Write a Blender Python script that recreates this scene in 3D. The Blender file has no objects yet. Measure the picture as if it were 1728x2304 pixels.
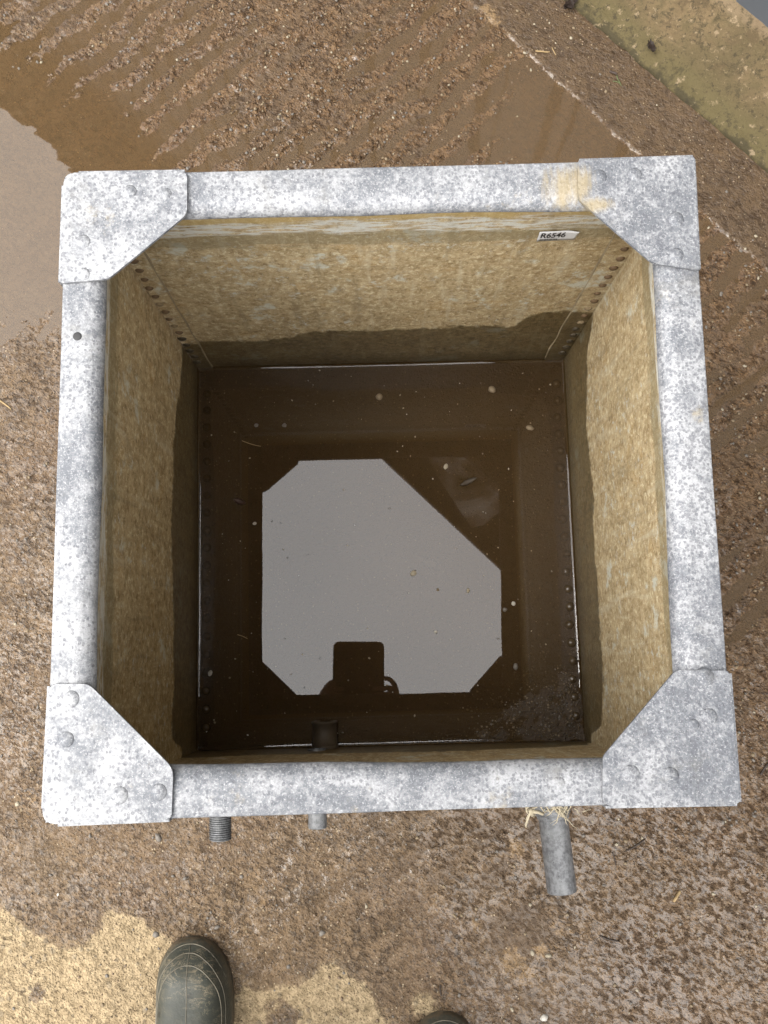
import bpy, bmesh, math, random
import numpy as np
from mathutils import Vector, Matrix, Euler
random.seed(7); RNG = np.random.default_rng(11)
S = bpy.context.scene
COL = S.collection
rad = math.radians

# ------------------------------------------------------------------ camera calibration (fitted to the photograph)
CAM = Vector((-0.0093, -0.1552, 1.4681)); EUL = (0.1428, -0.0041, -0.025); FPX = 2095.456
MR = Euler(EUL, 'XYZ').to_matrix()
def at(px, py, z):                     # photo pixel -> world point on a level plane
    d = MR @ Vector(((px-864)/FPX, -(py-1152)/FPX, -1.0))
    q = CAM + d*((z-CAM.z)/d.z)
    return Vector((q.x, q.y, z))
TOP = 0.631       # rim height
WZ = 0.025        # tank water level

# ------------------------------------------------------------------ helpers
def link(o): COL.objects.link(o); return o
def tag(o, label=None, cat=None, group=None, kind=None):
    if label: o['label'] = label
    if cat: o['category'] = cat
    if group: o['group'] = group
    if kind: o['kind'] = kind
    return o
def empty(name, loc=(0,0,0)):
    o = bpy.data.objects.new(name, None); o.location = loc; o.empty_display_size = .05
    return link(o)
def mesh_obj(name, me, mat=None, parent=None, smooth=False):
    o = bpy.data.objects.new(name, me); link(o)
    if mat: me.materials.append(mat)
    if parent is not None:
        o.parent = parent
        base = parent
        off = Vector((0,0,0))
        while base is not None: off += base.location; base = base.parent
        o.matrix_parent_inverse = Matrix.Translation(-off)
    if smooth:
        me.polygons.foreach_set('use_smooth', [True]*len(me.polygons))
    return o
def from_bm(name, bm, mat=None, parent=None, smooth=False):
    bmesh.ops.recalc_face_normals(bm, faces=bm.faces[:])
    me = bpy.data.meshes.new(name); bm.to_mesh(me); bm.free()
    return mesh_obj(name, me, mat, parent, smooth)
def from_py(name, v, f, mat=None, parent=None, smooth=False):
    me = bpy.data.meshes.new(name); me.from_pydata([tuple(a) for a in v], [], f); me.validate()
    bm = bmesh.new(); bm.from_mesh(me); bmesh.ops.recalc_face_normals(bm, faces=bm.faces[:]); bm.to_mesh(me); bm.free()
    return mesh_obj(name, me, mat, parent, smooth)
def prism(bm, poly, z0, z1, bevel=0.0, seg=2):
    lo = [bm.verts.new((p[0], p[1], z0)) for p in poly]; hi = [bm.verts.new((p[0], p[1], z1)) for p in poly]
    n = len(poly); fs = [bm.faces.new(lo[::-1]), bm.faces.new(hi)]
    for i in range(n): fs.append(bm.faces.new((lo[i], lo[(i+1) % n], hi[(i+1) % n], hi[i])))
    if bevel:
        es = list(fs[1].edges)
        bmesh.ops.bevel(bm, geom=es, offset=bevel, segments=seg, affect='EDGES', profile=.5)
def box8(bm, c):                       # eight corners: 4 bottom, 4 top
    v = [bm.verts.new(p) for p in c]
    for f in ((0,1,2,3),(4,5,6,7),(0,1,5,4),(1,2,6,5),(2,3,7,6),(3,0,4,7)): bm.faces.new([v[i] for i in f])
def tube(bm, pts, rads, seg=10, cap=True):
    pts = [Vector(p) for p in pts]
    if not hasattr(rads, '__len__'): rads = [rads]*len(pts)
    rings = []; up = Vector((.13,.31,.94))
    for i, p in enumerate(pts):
        d = (pts[min(i+1, len(pts)-1)] - pts[max(i-1, 0)]).normalized()
        a = d.cross(up).normalized(); b = d.cross(a).normalized()
        rings.append([bm.verts.new(p + (a*math.cos(2*math.pi*k/seg) + b*math.sin(2*math.pi*k/seg))*rads[i]) for k in range(seg)])
    for r0, r1 in zip(rings, rings[1:]):
        for k in range(seg): bm.faces.new((r0[k], r0[(k+1) % seg], r1[(k+1) % seg], r1[k]))
    if cap: bm.faces.new(rings[0][::-1]); bm.faces.new(rings[-1])
    return rings
def lathe(bm, axis0, axis, prof, seg=32, cap0=False, cap1=True):   # prof: list of (distance along axis, radius)
    axis = Vector(axis).normalized(); a = axis.cross(Vector((.2,.1,.97))).normalized(); b = axis.cross(a)
    rings = []
    for s, r in prof:
        c = Vector(axis0) + axis*s
        rings.append([bm.verts.new(c + (a*math.cos(2*math.pi*k/seg) + b*math.sin(2*math.pi*k/seg))*r) for k in range(seg)])
    for r0, r1 in zip(rings, rings[1:]):
        for k in range(seg): bm.faces.new((r0[k], r0[(k+1) % seg], r1[(k+1) % seg], r1[k]))
    if cap0: bm.faces.new(rings[0])
    if cap1: bm.faces.new(rings[-1])

# numpy gradient noise
_PERM = np.random.default_rng(3).permutation(4096)
_ANG = np.random.default_rng(4).random(4096)*2*np.pi
def perlin(x, y, seed=0):
    xi = np.floor(x).astype(np.int64); yi = np.floor(y).astype(np.int64); xf = x-xi; yf = y-yi
    def g(ix, iy, dx, dy):
        h = _PERM[(_PERM[(ix+seed*131) & 4095] + iy + seed*17) & 4095]
        return np.cos(_ANG[h])*dx + np.sin(_ANG[h])*dy
    u = xf*xf*xf*(xf*(xf*6-15)+10); v = yf*yf*yf*(yf*(yf*6-15)+10)
    a = g(xi, yi, xf, yf); b = g(xi+1, yi, xf-1, yf); c = g(xi, yi+1, xf, yf-1); d = g(xi+1, yi+1, xf-1, yf-1)
    return (a+u*(b-a) + v*((c+u*(d-c))-(a+u*(b-a))))*1.5
def fbm(x, y, sc, oct=4, seed=0, gain=.5):
    s = 0; a = 1; t = 0
    for i in range(oct):
        s = s + a*perlin(x*sc + 37.7*i, y*sc + 11.3*i, seed+i); t += a; a *= gain; sc *= 2.03
    return s/t
def sdpoly(X, Y, poly):                # signed distance, positive inside
    d = np.full(X.shape, 1e9); ins = np.zeros(X.shape, bool); n = len(poly)
    for i in range(n):
        ax, ay = poly[i][:2]; bx, by = poly[(i+1) % n][:2]
        ex, ey = bx-ax, by-ay; L = ex*ex+ey*ey
        t = np.clip(((X-ax)*ex+(Y-ay)*ey)/L, 0, 1)
        d = np.minimum(d, np.hypot(X-ax-t*ex, Y-ay-t*ey))
        c = ((ay > Y) != (by > Y))
        with np.errstate(divide='ignore', invalid='ignore'):
            ins ^= c & (X < ex*(Y-ay)/(ey if ey else 1e-9) + ax)
    return np.where(ins, d, -d)
def sst(e0, e1, x): t = np.clip((x-e0)/(e1-e0), 0, 1); return t*t*(3-2*t)
def grid_obj(name, X, Y, Z, mat, attrs=None, parent=None, keep=None):
    ny, nx = X.shape
    co = np.stack([X, Y, Z], -1).reshape(-1, 3)
    i = np.arange(ny*nx).reshape(ny, nx)
    q = np.stack([i[:-1,:-1], i[:-1,1:], i[1:,1:], i[1:,:-1]], -1).reshape(-1, 4)
    if keep is not None: q = q[keep.reshape(-1)]
    me = bpy.data.meshes.new(name)
    me.vertices.add(len(co)); me.vertices.foreach_set('co', co.astype(np.float32).ravel())
    me.loops.add(q.size); me.loops.foreach_set('vertex_index', q.astype(np.int32).ravel())
    me.polygons.add(len(q)); me.polygons.foreach_set('loop_start', np.arange(0, q.size, 4, dtype=np.int32))
    me.polygons.foreach_set('use_smooth', np.ones(len(q), bool))
    me.update(calc_edges=True)
    for k, a in (attrs or {}).items():
        at_ = me.attributes.new(k, 'FLOAT', 'POINT'); at_.data.foreach_set('value', np.asarray(a, np.float32).ravel())
    return mesh_obj(name, me, mat, parent)

# ------------------------------------------------------------------ node helper
ALB = .54                              # overall reflectance of the weathered, wet surfaces
class NT:
    def __init__(self, name):
        self.m = bpy.data.materials.new(name); self.m.use_nodes = True
        self.t = self.m.node_tree; self.t.nodes.clear()
        self.out = self.t.nodes.new('ShaderNodeOutputMaterial')
        self.pos = None
    def n(self, typ, **kw):
        nd = self.t.nodes.new(typ)
        for k, v in kw.items(): setattr(nd, k, v)
        return nd
    def put(self, sock, v):
        if isinstance(v, bpy.types.NodeSocket): self.t.links.new(v, sock)
        elif isinstance(v, (tuple, list)) and sock.type == 'RGBA' and len(v) == 3: sock.default_value = (*v, 1)
        else: sock.default_value = v
    def P(self):
        if not self.pos: self.pos = self.n('ShaderNodeNewGeometry').outputs['Position']
        return self.pos
    def sxyz(self, v):
        s = self.n('ShaderNodeSeparateXYZ'); self.put(s.inputs[0], v); return s.outputs
    def vscale(self, v, sc, off=(0,0,0)):
        s = self.n('ShaderNodeMapping'); self.put(s.inputs['Vector'], v); s.inputs['Scale'].default_value = sc; s.inputs['Location'].default_value = off
        return s.outputs[0]
    def noise(self, sc, det=4, rough=.55, vec=None, dist=0.0, col=False):
        s = self.n('ShaderNodeTexNoise'); self.put(s.inputs['Vector'], vec if vec is not None else self.P())
        s.inputs['Scale'].default_value = sc; s.inputs['Detail'].default_value = det; s.inputs['Roughness'].default_value = rough; s.inputs['Distortion'].default_value = dist
        return s.outputs['Color' if col else 'Fac']
    def voro(self, sc, feature='F1', rnd=1.0, vec=None):
        s = self.n('ShaderNodeTexVoronoi', feature=feature); self.put(s.inputs['Vector'], vec if vec is not None else self.P())
        s.inputs['Scale'].default_value = sc; s.inputs['Randomness'].default_value = rnd
        return s.outputs
    def math(self, op, a, b=0.0, c=None, clamp=False):
        s = self.n('ShaderNodeMath', operation=op, use_clamp=clamp); self.put(s.inputs[0], a); self.put(s.inputs[1], b)
        if c is not None: self.put(s.inputs[2], c)
        return s.outputs[0]
    def step(self, v, a, b, lo=0.0, hi=1.0):
        s = self.n('ShaderNodeMapRange', interpolation_type='SMOOTHSTEP'); self.put(s.inputs[0], v)
        for i, x in enumerate((a, b, lo, hi)): s.inputs[i+1].default_value = x
        return s.outputs[0]
    def mix(self, f, a, b, blend='MIX'):
        s = self.n('ShaderNodeMix', data_type='RGBA', blend_type=blend); self.put(s.inputs[0], f); self.put(s.inputs[6], a); self.put(s.inputs[7], b)
        return s.outputs[2]
    def mixf(self, f, a, b):
        s = self.n('ShaderNodeMix', data_type='FLOAT'); self.put(s.inputs[0], f); self.put(s.inputs[2], a); self.put(s.inputs[3], b)
        return s.outputs[0]
    def attr(self, name): return self.n('ShaderNodeAttribute', attribute_name=name).outputs['Fac']
    def bump(self, h, dist, strength=1.0, normal=None):
        s = self.n('ShaderNodeBump'); self.put(s.inputs['Height'], h); s.inputs['Distance'].default_value = dist; self.put(s.inputs['Strength'], strength)
        if normal is not None: self.put(s.inputs['Normal'], normal)
        return s.outputs[0]
    def bsdf(self, **kw):
        kw['Base_Color'] = self.tone(kw['Base_Color'])
        s = self.n('ShaderNodeBsdfPrincipled')
        for k, v in kw.items(): self.put(s.inputs[k.replace('_', ' ')], v)
        return s.outputs[0]
    def tone(self, c): return self.mix(1.0, c, (ALB, ALB, ALB), 'MULTIPLY')
    def done(self, sh): self.t.links.new(sh, self.out.inputs[0]); return self.m

def simple(name, c, rough=.6, metal=0.0, var=.25, sc=60, bump=.0004):
    t = NT(name); f = t.noise(sc, 5, .6)
    col = t.mix(f, tuple(x*(1-var) for x in c), tuple(min(1, x*(1+var)) for x in c))
    return t.done(t.bsdf(Base_Color=col, Roughness=rough, Metallic=metal, Normal=t.bump(f, bump)))

# ------------------------------------------------------------------ materials
def mat_zinc():
    t = NT('galvanised_zinc')
    p = t.sxyz(t.P())
    big = t.noise(4.5, 3, .6); mid = t.noise(21, 6, .72, dist=.4); fine = t.noise(190, 4, .74); finer = t.noise(560, 3, .7)
    v = t.voro(300); w = t.voro(175)
    rnd = t.sxyz(v['Color'])[0]; rnd2 = t.sxyz(w['Color'])[1]
    side = t.math('ADD', t.step(p[0], .0, .27, 0, .50), t.math('MULTIPLY', t.step(p[1], .2, .27, 0, .22), t.step(p[0], .1, -.25)))
    thr = t.math('ADD', t.math('MULTIPLY_ADD', mid, 1.5, -.50), side)
    spot = t.math('MULTIPLY', t.step(t.math('ADD', v['Distance'], t.math('MULTIPLY', fine, .5)), .80, .58), t.math('GREATER_THAN', thr, rnd))
    spot2 = t.math('MULTIPLY', t.step(t.math('ADD', w['Distance'], t.math('MULTIPLY', fine, .5)), .76, .54), t.math('GREATER_THAN', t.math('MULTIPLY', thr, .45), rnd2))
    m = t.math('ADD', t.math('MULTIPLY', mid, 1.9), t.math('ADD', t.math('MULTIPLY', fine, 1.15), t.math('MULTIPLY', big, 1.3)))
    base = t.step(m, 1.82, 2.52)
    col = t.mix(base, (.215,.228,.252), (.56,.57,.585))
    col = t.mix(t.step(mid, .60, .72, 0, .65), col, (.72,.73,.74))
    col = t.mix(t.math('MULTIPLY', t.math('MAXIMUM', spot, spot2), .6), col, (.185,.19,.215))
    col = t.mix(t.step(finer, .54, .66, 0, .38), col, (.16,.168,.185))
    col = t.mix(t.step(finer, .45, .34, 0, .5), col, (.80,.81,.82))
    # fine scratches and dull runs
    scr = t.noise(9, 6, .85, vec=t.vscale(t.P(), (6,1,1), (1,2,0)), dist=.8)
    col = t.mix(t.step(t.math('ABSOLUTE', t.math('SUBTRACT', scr, .5)), .006, .001, 0, .35), col, (.68,.68,.67))
    dirt = t.noise(13, 6, .75, vec=t.vscale(t.P(), (1,1,1), (8,3,1)))
    col = t.mix(t.step(dirt, .54, .72, 0, .7), col, (.255,.25,.235))
    # ochre stain brushed across the seam at the back right corner, trailing along the plate edge
    def blob(cx, cy, rx, ry):
        dx = t.math('DIVIDE', t.math('SUBTRACT', p[0], cx), rx); dy = t.math('DIVIDE', t.math('SUBTRACT', p[1], cy), ry)
        return t.math('SQRT', t.math('ADD', t.math('MULTIPLY', dx, dx), t.math('MULTIPLY', dy, dy)))
    d = t.math('MINIMUM', blob(.180, .275, .030, .034), blob(.207, .254, .026, .012))
    strk = t.noise(70, 5, .75, vec=t.vscale(t.P(), (1.6,.22,1)))
    st = t.step(t.math('ADD', d, t.math('ADD', t.math('MULTIPLY', strk, 1.7), t.math('MULTIPLY', mid, .8))), 2.15, 1.45, 0, .72)
    st2 = t.step(t.noise(17, 6, .75, vec=t.vscale(t.P(), (1,1,1), (3,5,1))), .62, .76, 0, .5)
    col = t.mix(t.math('MAXIMUM', st, st2), col, (.50,.405,.235))
    h = t.math('ADD', t.math('MULTIPLY', fine, .6), t.math('MULTIPLY', spot, -.35))
    nrm = t.bump(t.math('ADD', h, t.math('MULTIPLY', finer, .3)), .0007, .8)
    rough = t.math('MULTIPLY_ADD', fine, .35, .40)
    return t.done(t.bsdf(Base_Color=col, Roughness=rough, Metallic=.25, Normal=nrm, Specular_IOR_Level=.15))
ZINC = mat_zinc()

def mat_inner():
    t = NT('stained_inner_zinc'); p = t.sxyz(t.P()); z = p[2]
    big = t.noise(7, 3, .6); mid = t.noise(34, 6, .74); fine = t.noise(135, 5, .80, dist=.6); vf = t.noise(330, 3, .75)
    hor = t.noise(16, 4, .6, vec=t.vscale(t.P(), (1,1,5.5)))
    col = t.mix(t.step(mid, .38, .64), (.40,.30,.165), (.60,.475,.285))
    col = t.mix(t.step(hor, .44, .66, 0, .6), col, (.46,.37,.215))
    col = t.mix(t.step(t.noise(22, 4, .6, vec=t.vscale(t.P(), (1,1,1.6), (4,2,7))), .54, .70, 0, .5), col, (.52,.355,.16))
    col = t.mix(t.step(fine, .52, .64, 0, .85), col, (.82,.73,.51))
    col = t.mix(t.step(vf, .60, .72, 0, .85), col, (.95,.88,.70))
    col = t.mix(t.step(fine, .47, .37, 0, .65), col, (.21,.148,.07))
    col = t.mix(t.step(t.noise(19, 5, .7, vec=t.vscale(t.P(), (1,1,1), (9,2,4))), .58, .68, 0, .75), col, (.66,.69,.62))
    run = t.noise(55, 4, .65, vec=t.vscale(t.P(), (1,1,.10)), dist=.3)
    col = t.mix(t.step(run, .55, .70, 0, .45), col, (.27,.22,.135))
    col = t.mix(t.step(run, .45, .32, 0, .35), col, (.72,.66,.50))
    gz = t.noise(90, 5, .75, vec=t.vscale(t.P(), (1,1,1), (2,8,5)))
    col = t.mix(t.math('MULTIPLY', t.step(gz, .56, .66), t.step(t.noise(8, 3, .6, vec=t.vscale(t.P(), (1,1,1), (7,7,7))), .42, .60)), col, (.62,.63,.57))
    # bare zinc tide band just under the rim
    zb = t.math('ADD', z, t.math('MULTIPLY', t.math('SUBTRACT', hor, .5), .045))
    band = t.math('MULTIPLY', t.step(zb, .492, .503), t.step(zb, .530, .522))
    col = t.mix(t.math('MULTIPLY', band, t.step(t.noise(60, 4, .7, vec=t.vscale(t.P(), (.5,.5,3))), .40, .58, .0, .9)), col, (.70,.72,.69))
    under = t.math('MULTIPLY', t.step(zb, .462, .476), t.step(zb, .503, .494))
    col = t.mix(t.math('MULTIPLY', under, .55), col, (.23,.20,.12))  # grey shadow line below the band, painted into the wall colour
    col = t.mix(t.step(zb, .523, .532, 0, .6), col, (.56,.42,.17))
    # wet, dark lower part: ragged tide line, higher in the right back corner
    e = t.math('ADD', z, t.math('MULTIPLY', t.math('SUBTRACT', t.noise(9, 3, .55, vec=t.vscale(t.P(), (1,1,.5))), .5), -.075))
    e = t.math('ADD', e, t.math('MULTIPLY', t.math('SUBTRACT', t.noise(60, 4, .6), .5), .022))
    lift = t.math('MULTIPLY_ADD', t.math('MAXIMUM', t.step(p[0], -.17, -.02), t.step(p[1], .285, .10)), .045, .142)
    lift = t.math('ADD', lift, t.math('MULTIPLY', t.math('MULTIPLY', t.step(p[0], .19, .215), t.step(p[1], .24, .285)), .045))
    lift = t.math('ADD', lift, t.math('MULTIPLY', t.step(p[1], -.27, -.295), -.065))
    lift = t.math('ADD', lift, t.math('MULTIPLY', t.math('MULTIPLY', t.step(p[1], -.2, -.29), t.step(p[0], .2, .29)), -.03))
    e = t.math('ADD', e, t.math('MULTIPLY', t.math('SUBTRACT', t.noise(150, 3, .6), .5), .016))
    lift = t.math('ADD', lift, t.math('MULTIPLY', t.math('MULTIPLY', t.step(p[0], .285, .292), t.step(p[1], .25, .15)), -.022))
    wet = t.step(t.math('SUBTRACT', e, lift), .006, -.005)
    dk = t.mix(1.0, col, (.30,.275,.215), 'MULTIPLY')
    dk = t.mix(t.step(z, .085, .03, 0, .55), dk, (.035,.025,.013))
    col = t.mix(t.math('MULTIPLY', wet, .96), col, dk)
    rough = t.mixf(wet, .78, .48)
    h = t.math('ADD', t.math('MULTIPLY', fine, 1.0), t.math('MULTIPLY', vf, .5))
    return t.done(t.bsdf(Base_Color=t.mix(1.0, col, (1.36,1.34,1.30), 'MULTIPLY'), Roughness=rough, Normal=t.bump(h, .0016, .9), Specular_IOR_Level=.14))
INNER = mat_inner()

def mat_mudfloor():
    t = NT('muddy_tank_floor'); f = t.noise(40, 5, .65); g = t.noise(300, 4, .7); v = t.voro(260)
    r = t.sxyz(v['Color'])[0]
    col = t.mix(f, (.055,.033,.014), (.105,.064,.029))
    col = t.mix(t.math('MULTIPLY', t.math('LESS_THAN', v['Distance'], .32), t.math('GREATER_THAN', r, .93)), col, (.24,.18,.10))
    col = t.mix(t.math('MULTIPLY', t.math('LESS_THAN', v['Distance'], .35), t.math('LESS_THAN', r, .06)), col, (.03,.02,.012))
    return t.done(t.bsdf(Base_Color=col, Roughness=.42, Specular_IOR_Level=.28, Coat_Weight=.8, Coat_Roughness=.1, Coat_IOR=1.4, Coat_Normal=t.bump(t.noise(160, 3, .6), .007), Normal=t.bump(t.math('ADD', g, t.math('MULTIPLY', t.step(v['Distance'], .5, .1), .6)), .0032, 1.0)))
MUDFLOOR = mat_mudfloor()

def mat_water(name, tint, murk, murkf, ior, bump=.0):
    t = NT(name)
    tr = t.n('ShaderNodeBsdfTransparent'); tr.inputs[0].default_value = (*tint, 1)
    df = t.n('ShaderNodeBsdfDiffuse'); f = t.noise(6, 4, .6)
    t.put(df.inputs[0], t.tone(t.mix(f, tuple(x*.8 for x in murk), tuple(x*1.2 for x in murk))))
    m1 = t.n('ShaderNodeMixShader'); m1.inputs[0].default_value = murkf
    t.t.links.new(tr.outputs[0], m1.inputs[1]); t.t.links.new(df.outputs[0], m1.inputs[2])
    gl = t.n('ShaderNodeBsdfGlossy'); gl.inputs[0].default_value = (1,1,1,1); gl.inputs['Roughness'].default_value = .0
    fr = t.n('ShaderNodeFresnel'); fr.inputs[0].default_value = ior
    if bump:
        b = t.bump(t.noise(14, 2, .5), bump); t.put(fr.inputs['Normal'], b); t.put(gl.inputs['Normal'], b)
    m2 = t.n('ShaderNodeMixShader'); t.t.links.new(fr.outputs[0], m2.inputs[0])
    t.t.links.new(m1.outputs[0], m2.inputs[1]); t.t.links.new(gl.outputs[0], m2.inputs[2])
    return t.done(m2.outputs[0])
TANKWATER = mat_water('brown_tank_water', (.86,.76,.62), (.085,.052,.022), .50, 1.45)
PUDDLE = mat_water('muddy_puddle_water', (.86,.76,.60), (.200,.130,.066), .50, 1.43, .0004)

def mat_ground():
    t = NT('wet_gritty_concrete'); P = t.P()
    wp = t.n('ShaderNodeMixRGB')     # slight warp so the grit does not look regular
    dry = t.attr('dry'); sm = t.attr('smooth'); jn = t.attr('joint'); tanp = t.attr('tan'); rough_a = t.attr('grit')
    big = t.noise(3.2, 4, .6); mid = t.noise(22, 5, .65); f = t.noise(110, 5, .7); ff = t.noise(330, 4, .7)
    col = t.mix(t.step(mid, .34, .66), (.138,.096,.056), (.252,.180,.112))
    col = t.mix(t.step(big, .40, .62, 0, .55), col, (.185,.120,.072))
    v1 = t.voro(240); v2 = t.voro(95); r1 = t.sxyz(v1['Color']); r2 = t.sxyz(v2['Color'])
    gr1 = t.math('MULTIPLY', t.step(v1['Distance'], .50, .38), t.math('GREATER_THAN', r1[0], .60))
    st1 = t.mix(r1[1], (.06,.045,.033), (.34,.26,.175))
    col = t.mix(t.math('MULTIPLY', gr1, .7), col, st1)
    gr2 = t.math('MULTIPLY', t.step(v2['Distance'], .40, .32), t.math('GREATER_THAN', r2[0], .83))
    col = t.mix(t.math('MULTIPLY', gr2, .8), col, t.mix(r2[1], (.11,.09,.075), (.33,.26,.19)))
    wh = t.math('MULTIPLY', t.step(v1['Distance'], .36, .26), t.math('GREATER_THAN', r1[2], .965))
    col = t.mix(wh, col, (.58,.50,.38))
    rot = t.n('ShaderNodeVectorRotate', rotation_type='Z_AXIS'); t.put(rot.inputs['Vector'], P); rot.inputs['Angle'].default_value = rad(34)
    strv = t.vscale(rot.outputs[0], (.60,1,1)); pit = t.noise(165, 3, .66, vec=strv, dist=.5); reg = t.step(t.noise(8, 4, .65, vec=t.vscale(P, (1,1,1), (4,9,2))), .36, .62)
    pm = t.math('MULTIPLY', t.step(pit, .435, .375), t.math('MULTIPLY_ADD', reg, .6, .4))
    col = t.mix(t.step(pit, .55, .62, 0, .6), col, (.29,.22,.15))
    col = t.mix(t.math('MULTIPLY', pm, .62), col, (.048,.031,.018))  # dark reflections on the pit slopes, painted into the colour
    glt = t.noise(230, 3, .7, vec=t.vscale(rot.outputs[0], (.6,1,1), (3,1,2)))
    col = t.mix(t.step(glt, .62, .70, 0, .42), col, (.42,.33,.235))  # pale grit flecks, doubling as painted sky glints
    col = t.mix(t.step(f, .41, .32, 0, .5), col, (.045,.03,.018))  # crevice shade painted dark into the low spots
    col = t.mix(t.attr('brown'), col, t.mix(1.0, col, (.98,.80,.57), 'MULTIPLY'))
    # smooth mud strip
    mud = t.mix(t.step(mid, .3, .7), (.088,.055,.028), (.128,.082,.043))
    mud = t.mix(t.step(f, .58, .68, 0, .5), mud, (.19,.135,.08))
    mud = t.mix(t.step(pit, .42, .36, 0, .6), mud, (.045,.028,.015))
    mud = t.mix(t.step(glt, .62, .70, 0, .5), mud, (.30,.23,.15))
    mud = t.mix(t.math('MULTIPLY', wh, .8), mud, (.5,.42,.30))
    col = t.mix(sm, col, mud)
    col = t.mix(t.step(t.math('ADD', jn, t.math('MULTIPLY', t.math('SUBTRACT', f, .5), .9)), .45, .75, 0, .6), col, (.205,.165,.12))  # sky reflection along the joint edge, painted as a pale line
    # dry pale concrete
    edge = t.math('ADD', dry, t.math('MULTIPLY', t.math('SUBTRACT', mid, .5), 2.6))
    edge = t.math('ADD', edge, t.math('MULTIPLY', t.math('SUBTRACT', f, .5), 2.4))
    dm = t.math('ADD', t.step(edge, -.25, .45, 0, .75), t.step(edge, -1.3, .4, 0, .25))
    dc = t.mix(t.step(f, .36, .62), (.36,.285,.185), (.60,.49,.335))
    dc = t.mix(t.math('MULTIPLY', gr1, .45), dc, t.mix(r1[1], (.13,.10,.07), (.50,.42,.29)))
    dc = t.mix(t.math('MULTIPLY', gr2, .7), dc, t.mix(r2[1], (.17,.14,.11), (.50,.43,.32)))
    dc = t.mix(t.step(t.noise(75, 3, .6, vec=t.vscale(P, (1,1,1), (2,7,3))), .63, .70, 0, .75), dc, (.12,.085,.052))
    col = t.mix(dm, col, dc)
    te = t.math('ADD', tanp, t.math('MULTIPLY', t.math('SUBTRACT', f, .5), 2.2))
    te = t.math('ADD', te, t.math('MULTIPLY', t.math('SUBTRACT', mid, .5), 1.2))
    col = t.mix(t.step(te, .45, .85, 0, .75), col, (.36,.245,.13))
    damp = t.math('SUBTRACT', 1.0, dm)
    wet = t.attr('wet')
    film_n = t.noise(118, 3, .6, vec=t.vscale(rot.outputs[0], (.7,1,1), (5,2,1)), dist=.6)
    hole = t.math('MULTIPLY', t.step(film_n, .47, .40), t.math('MULTIPLY', t.step(wet, .2, .8), t.math('SUBTRACT', 1.0, dm)))
    col = t.mix(t.math('MULTIPLY', hole, .6), col, (.050,.031,.017))  # film pits painted dark for the dark reflections at their edges
    col = t.mix(t.math('MULTIPLY', wet, t.math('MULTIPLY', t.step(film_n, .47, .55), .35)), col, (.150,.104,.060))
    rg = t.mixf(dm, .55, .9)
    sm_n = t.noise(95, 3, .55, dist=.6)
    h = t.math('ADD', t.math('MULTIPLY', f, 1.2), t.math('MULTIPLY', ff, .55))
    h = t.math('ADD', h, t.math('MULTIPLY', t.step(v1['Distance'], .6, .1), .35))
    h = t.math('ADD', h, t.math('MULTIPLY', t.math('MULTIPLY', t.step(v2['Distance'], .55, .15), t.math('GREATER_THAN', r2[0], .6)), .5))
    st = t.math('MULTIPLY_ADD', sm, -.45, 1.0)
    h = t.math('ADD', h, t.math('MULTIPLY', t.step(pit, .36, .50), t.math('MULTIPLY_ADD', reg, .55, .15)))
    n = t.bump(h, .0045, st)
    h2 = t.math('ADD', t.math('MULTIPLY', t.step(film_n, .38, .52), .75), t.math('ADD', t.math('MULTIPLY', sm_n, .28), t.math('MULTIPLY', t.noise(230, 2, .5), .16)))
    n2 = t.bump(h2, .0042, st)
    s_ = t.n('ShaderNodeBsdfPrincipled')
    for k, v_ in (('Base Color', t.tone(t.mix(1.0, col, (1.05,.985,.865), 'MULTIPLY'))), ('Roughness', rg), ('Normal', n), ('Specular IOR Level', .25), ('Coat Weight', t.math('MULTIPLY', t.math('MULTIPLY', t.math('SUBTRACT', 1.0, dm), t.math('MULTIPLY', t.math('SUBTRACT', 1.0, pm), t.math('MULTIPLY_ADD', sm, -.5, 1.0))), t.math('MULTIPLY', t.math('SUBTRACT', 1.0, hole), t.math('MULTIPLY', t.step(wet, .0, .8, .25, 1.0), t.step(t.noise(13, 4, .65), .33, .58, .5, 1.0))))), ('Coat Roughness', .06), ('Coat IOR', 1.48), ('Coat Normal', n2)): t.put(s_.inputs[k], v_)
    return t.done(s_.outputs[0])
GROUND = mat_ground()

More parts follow.
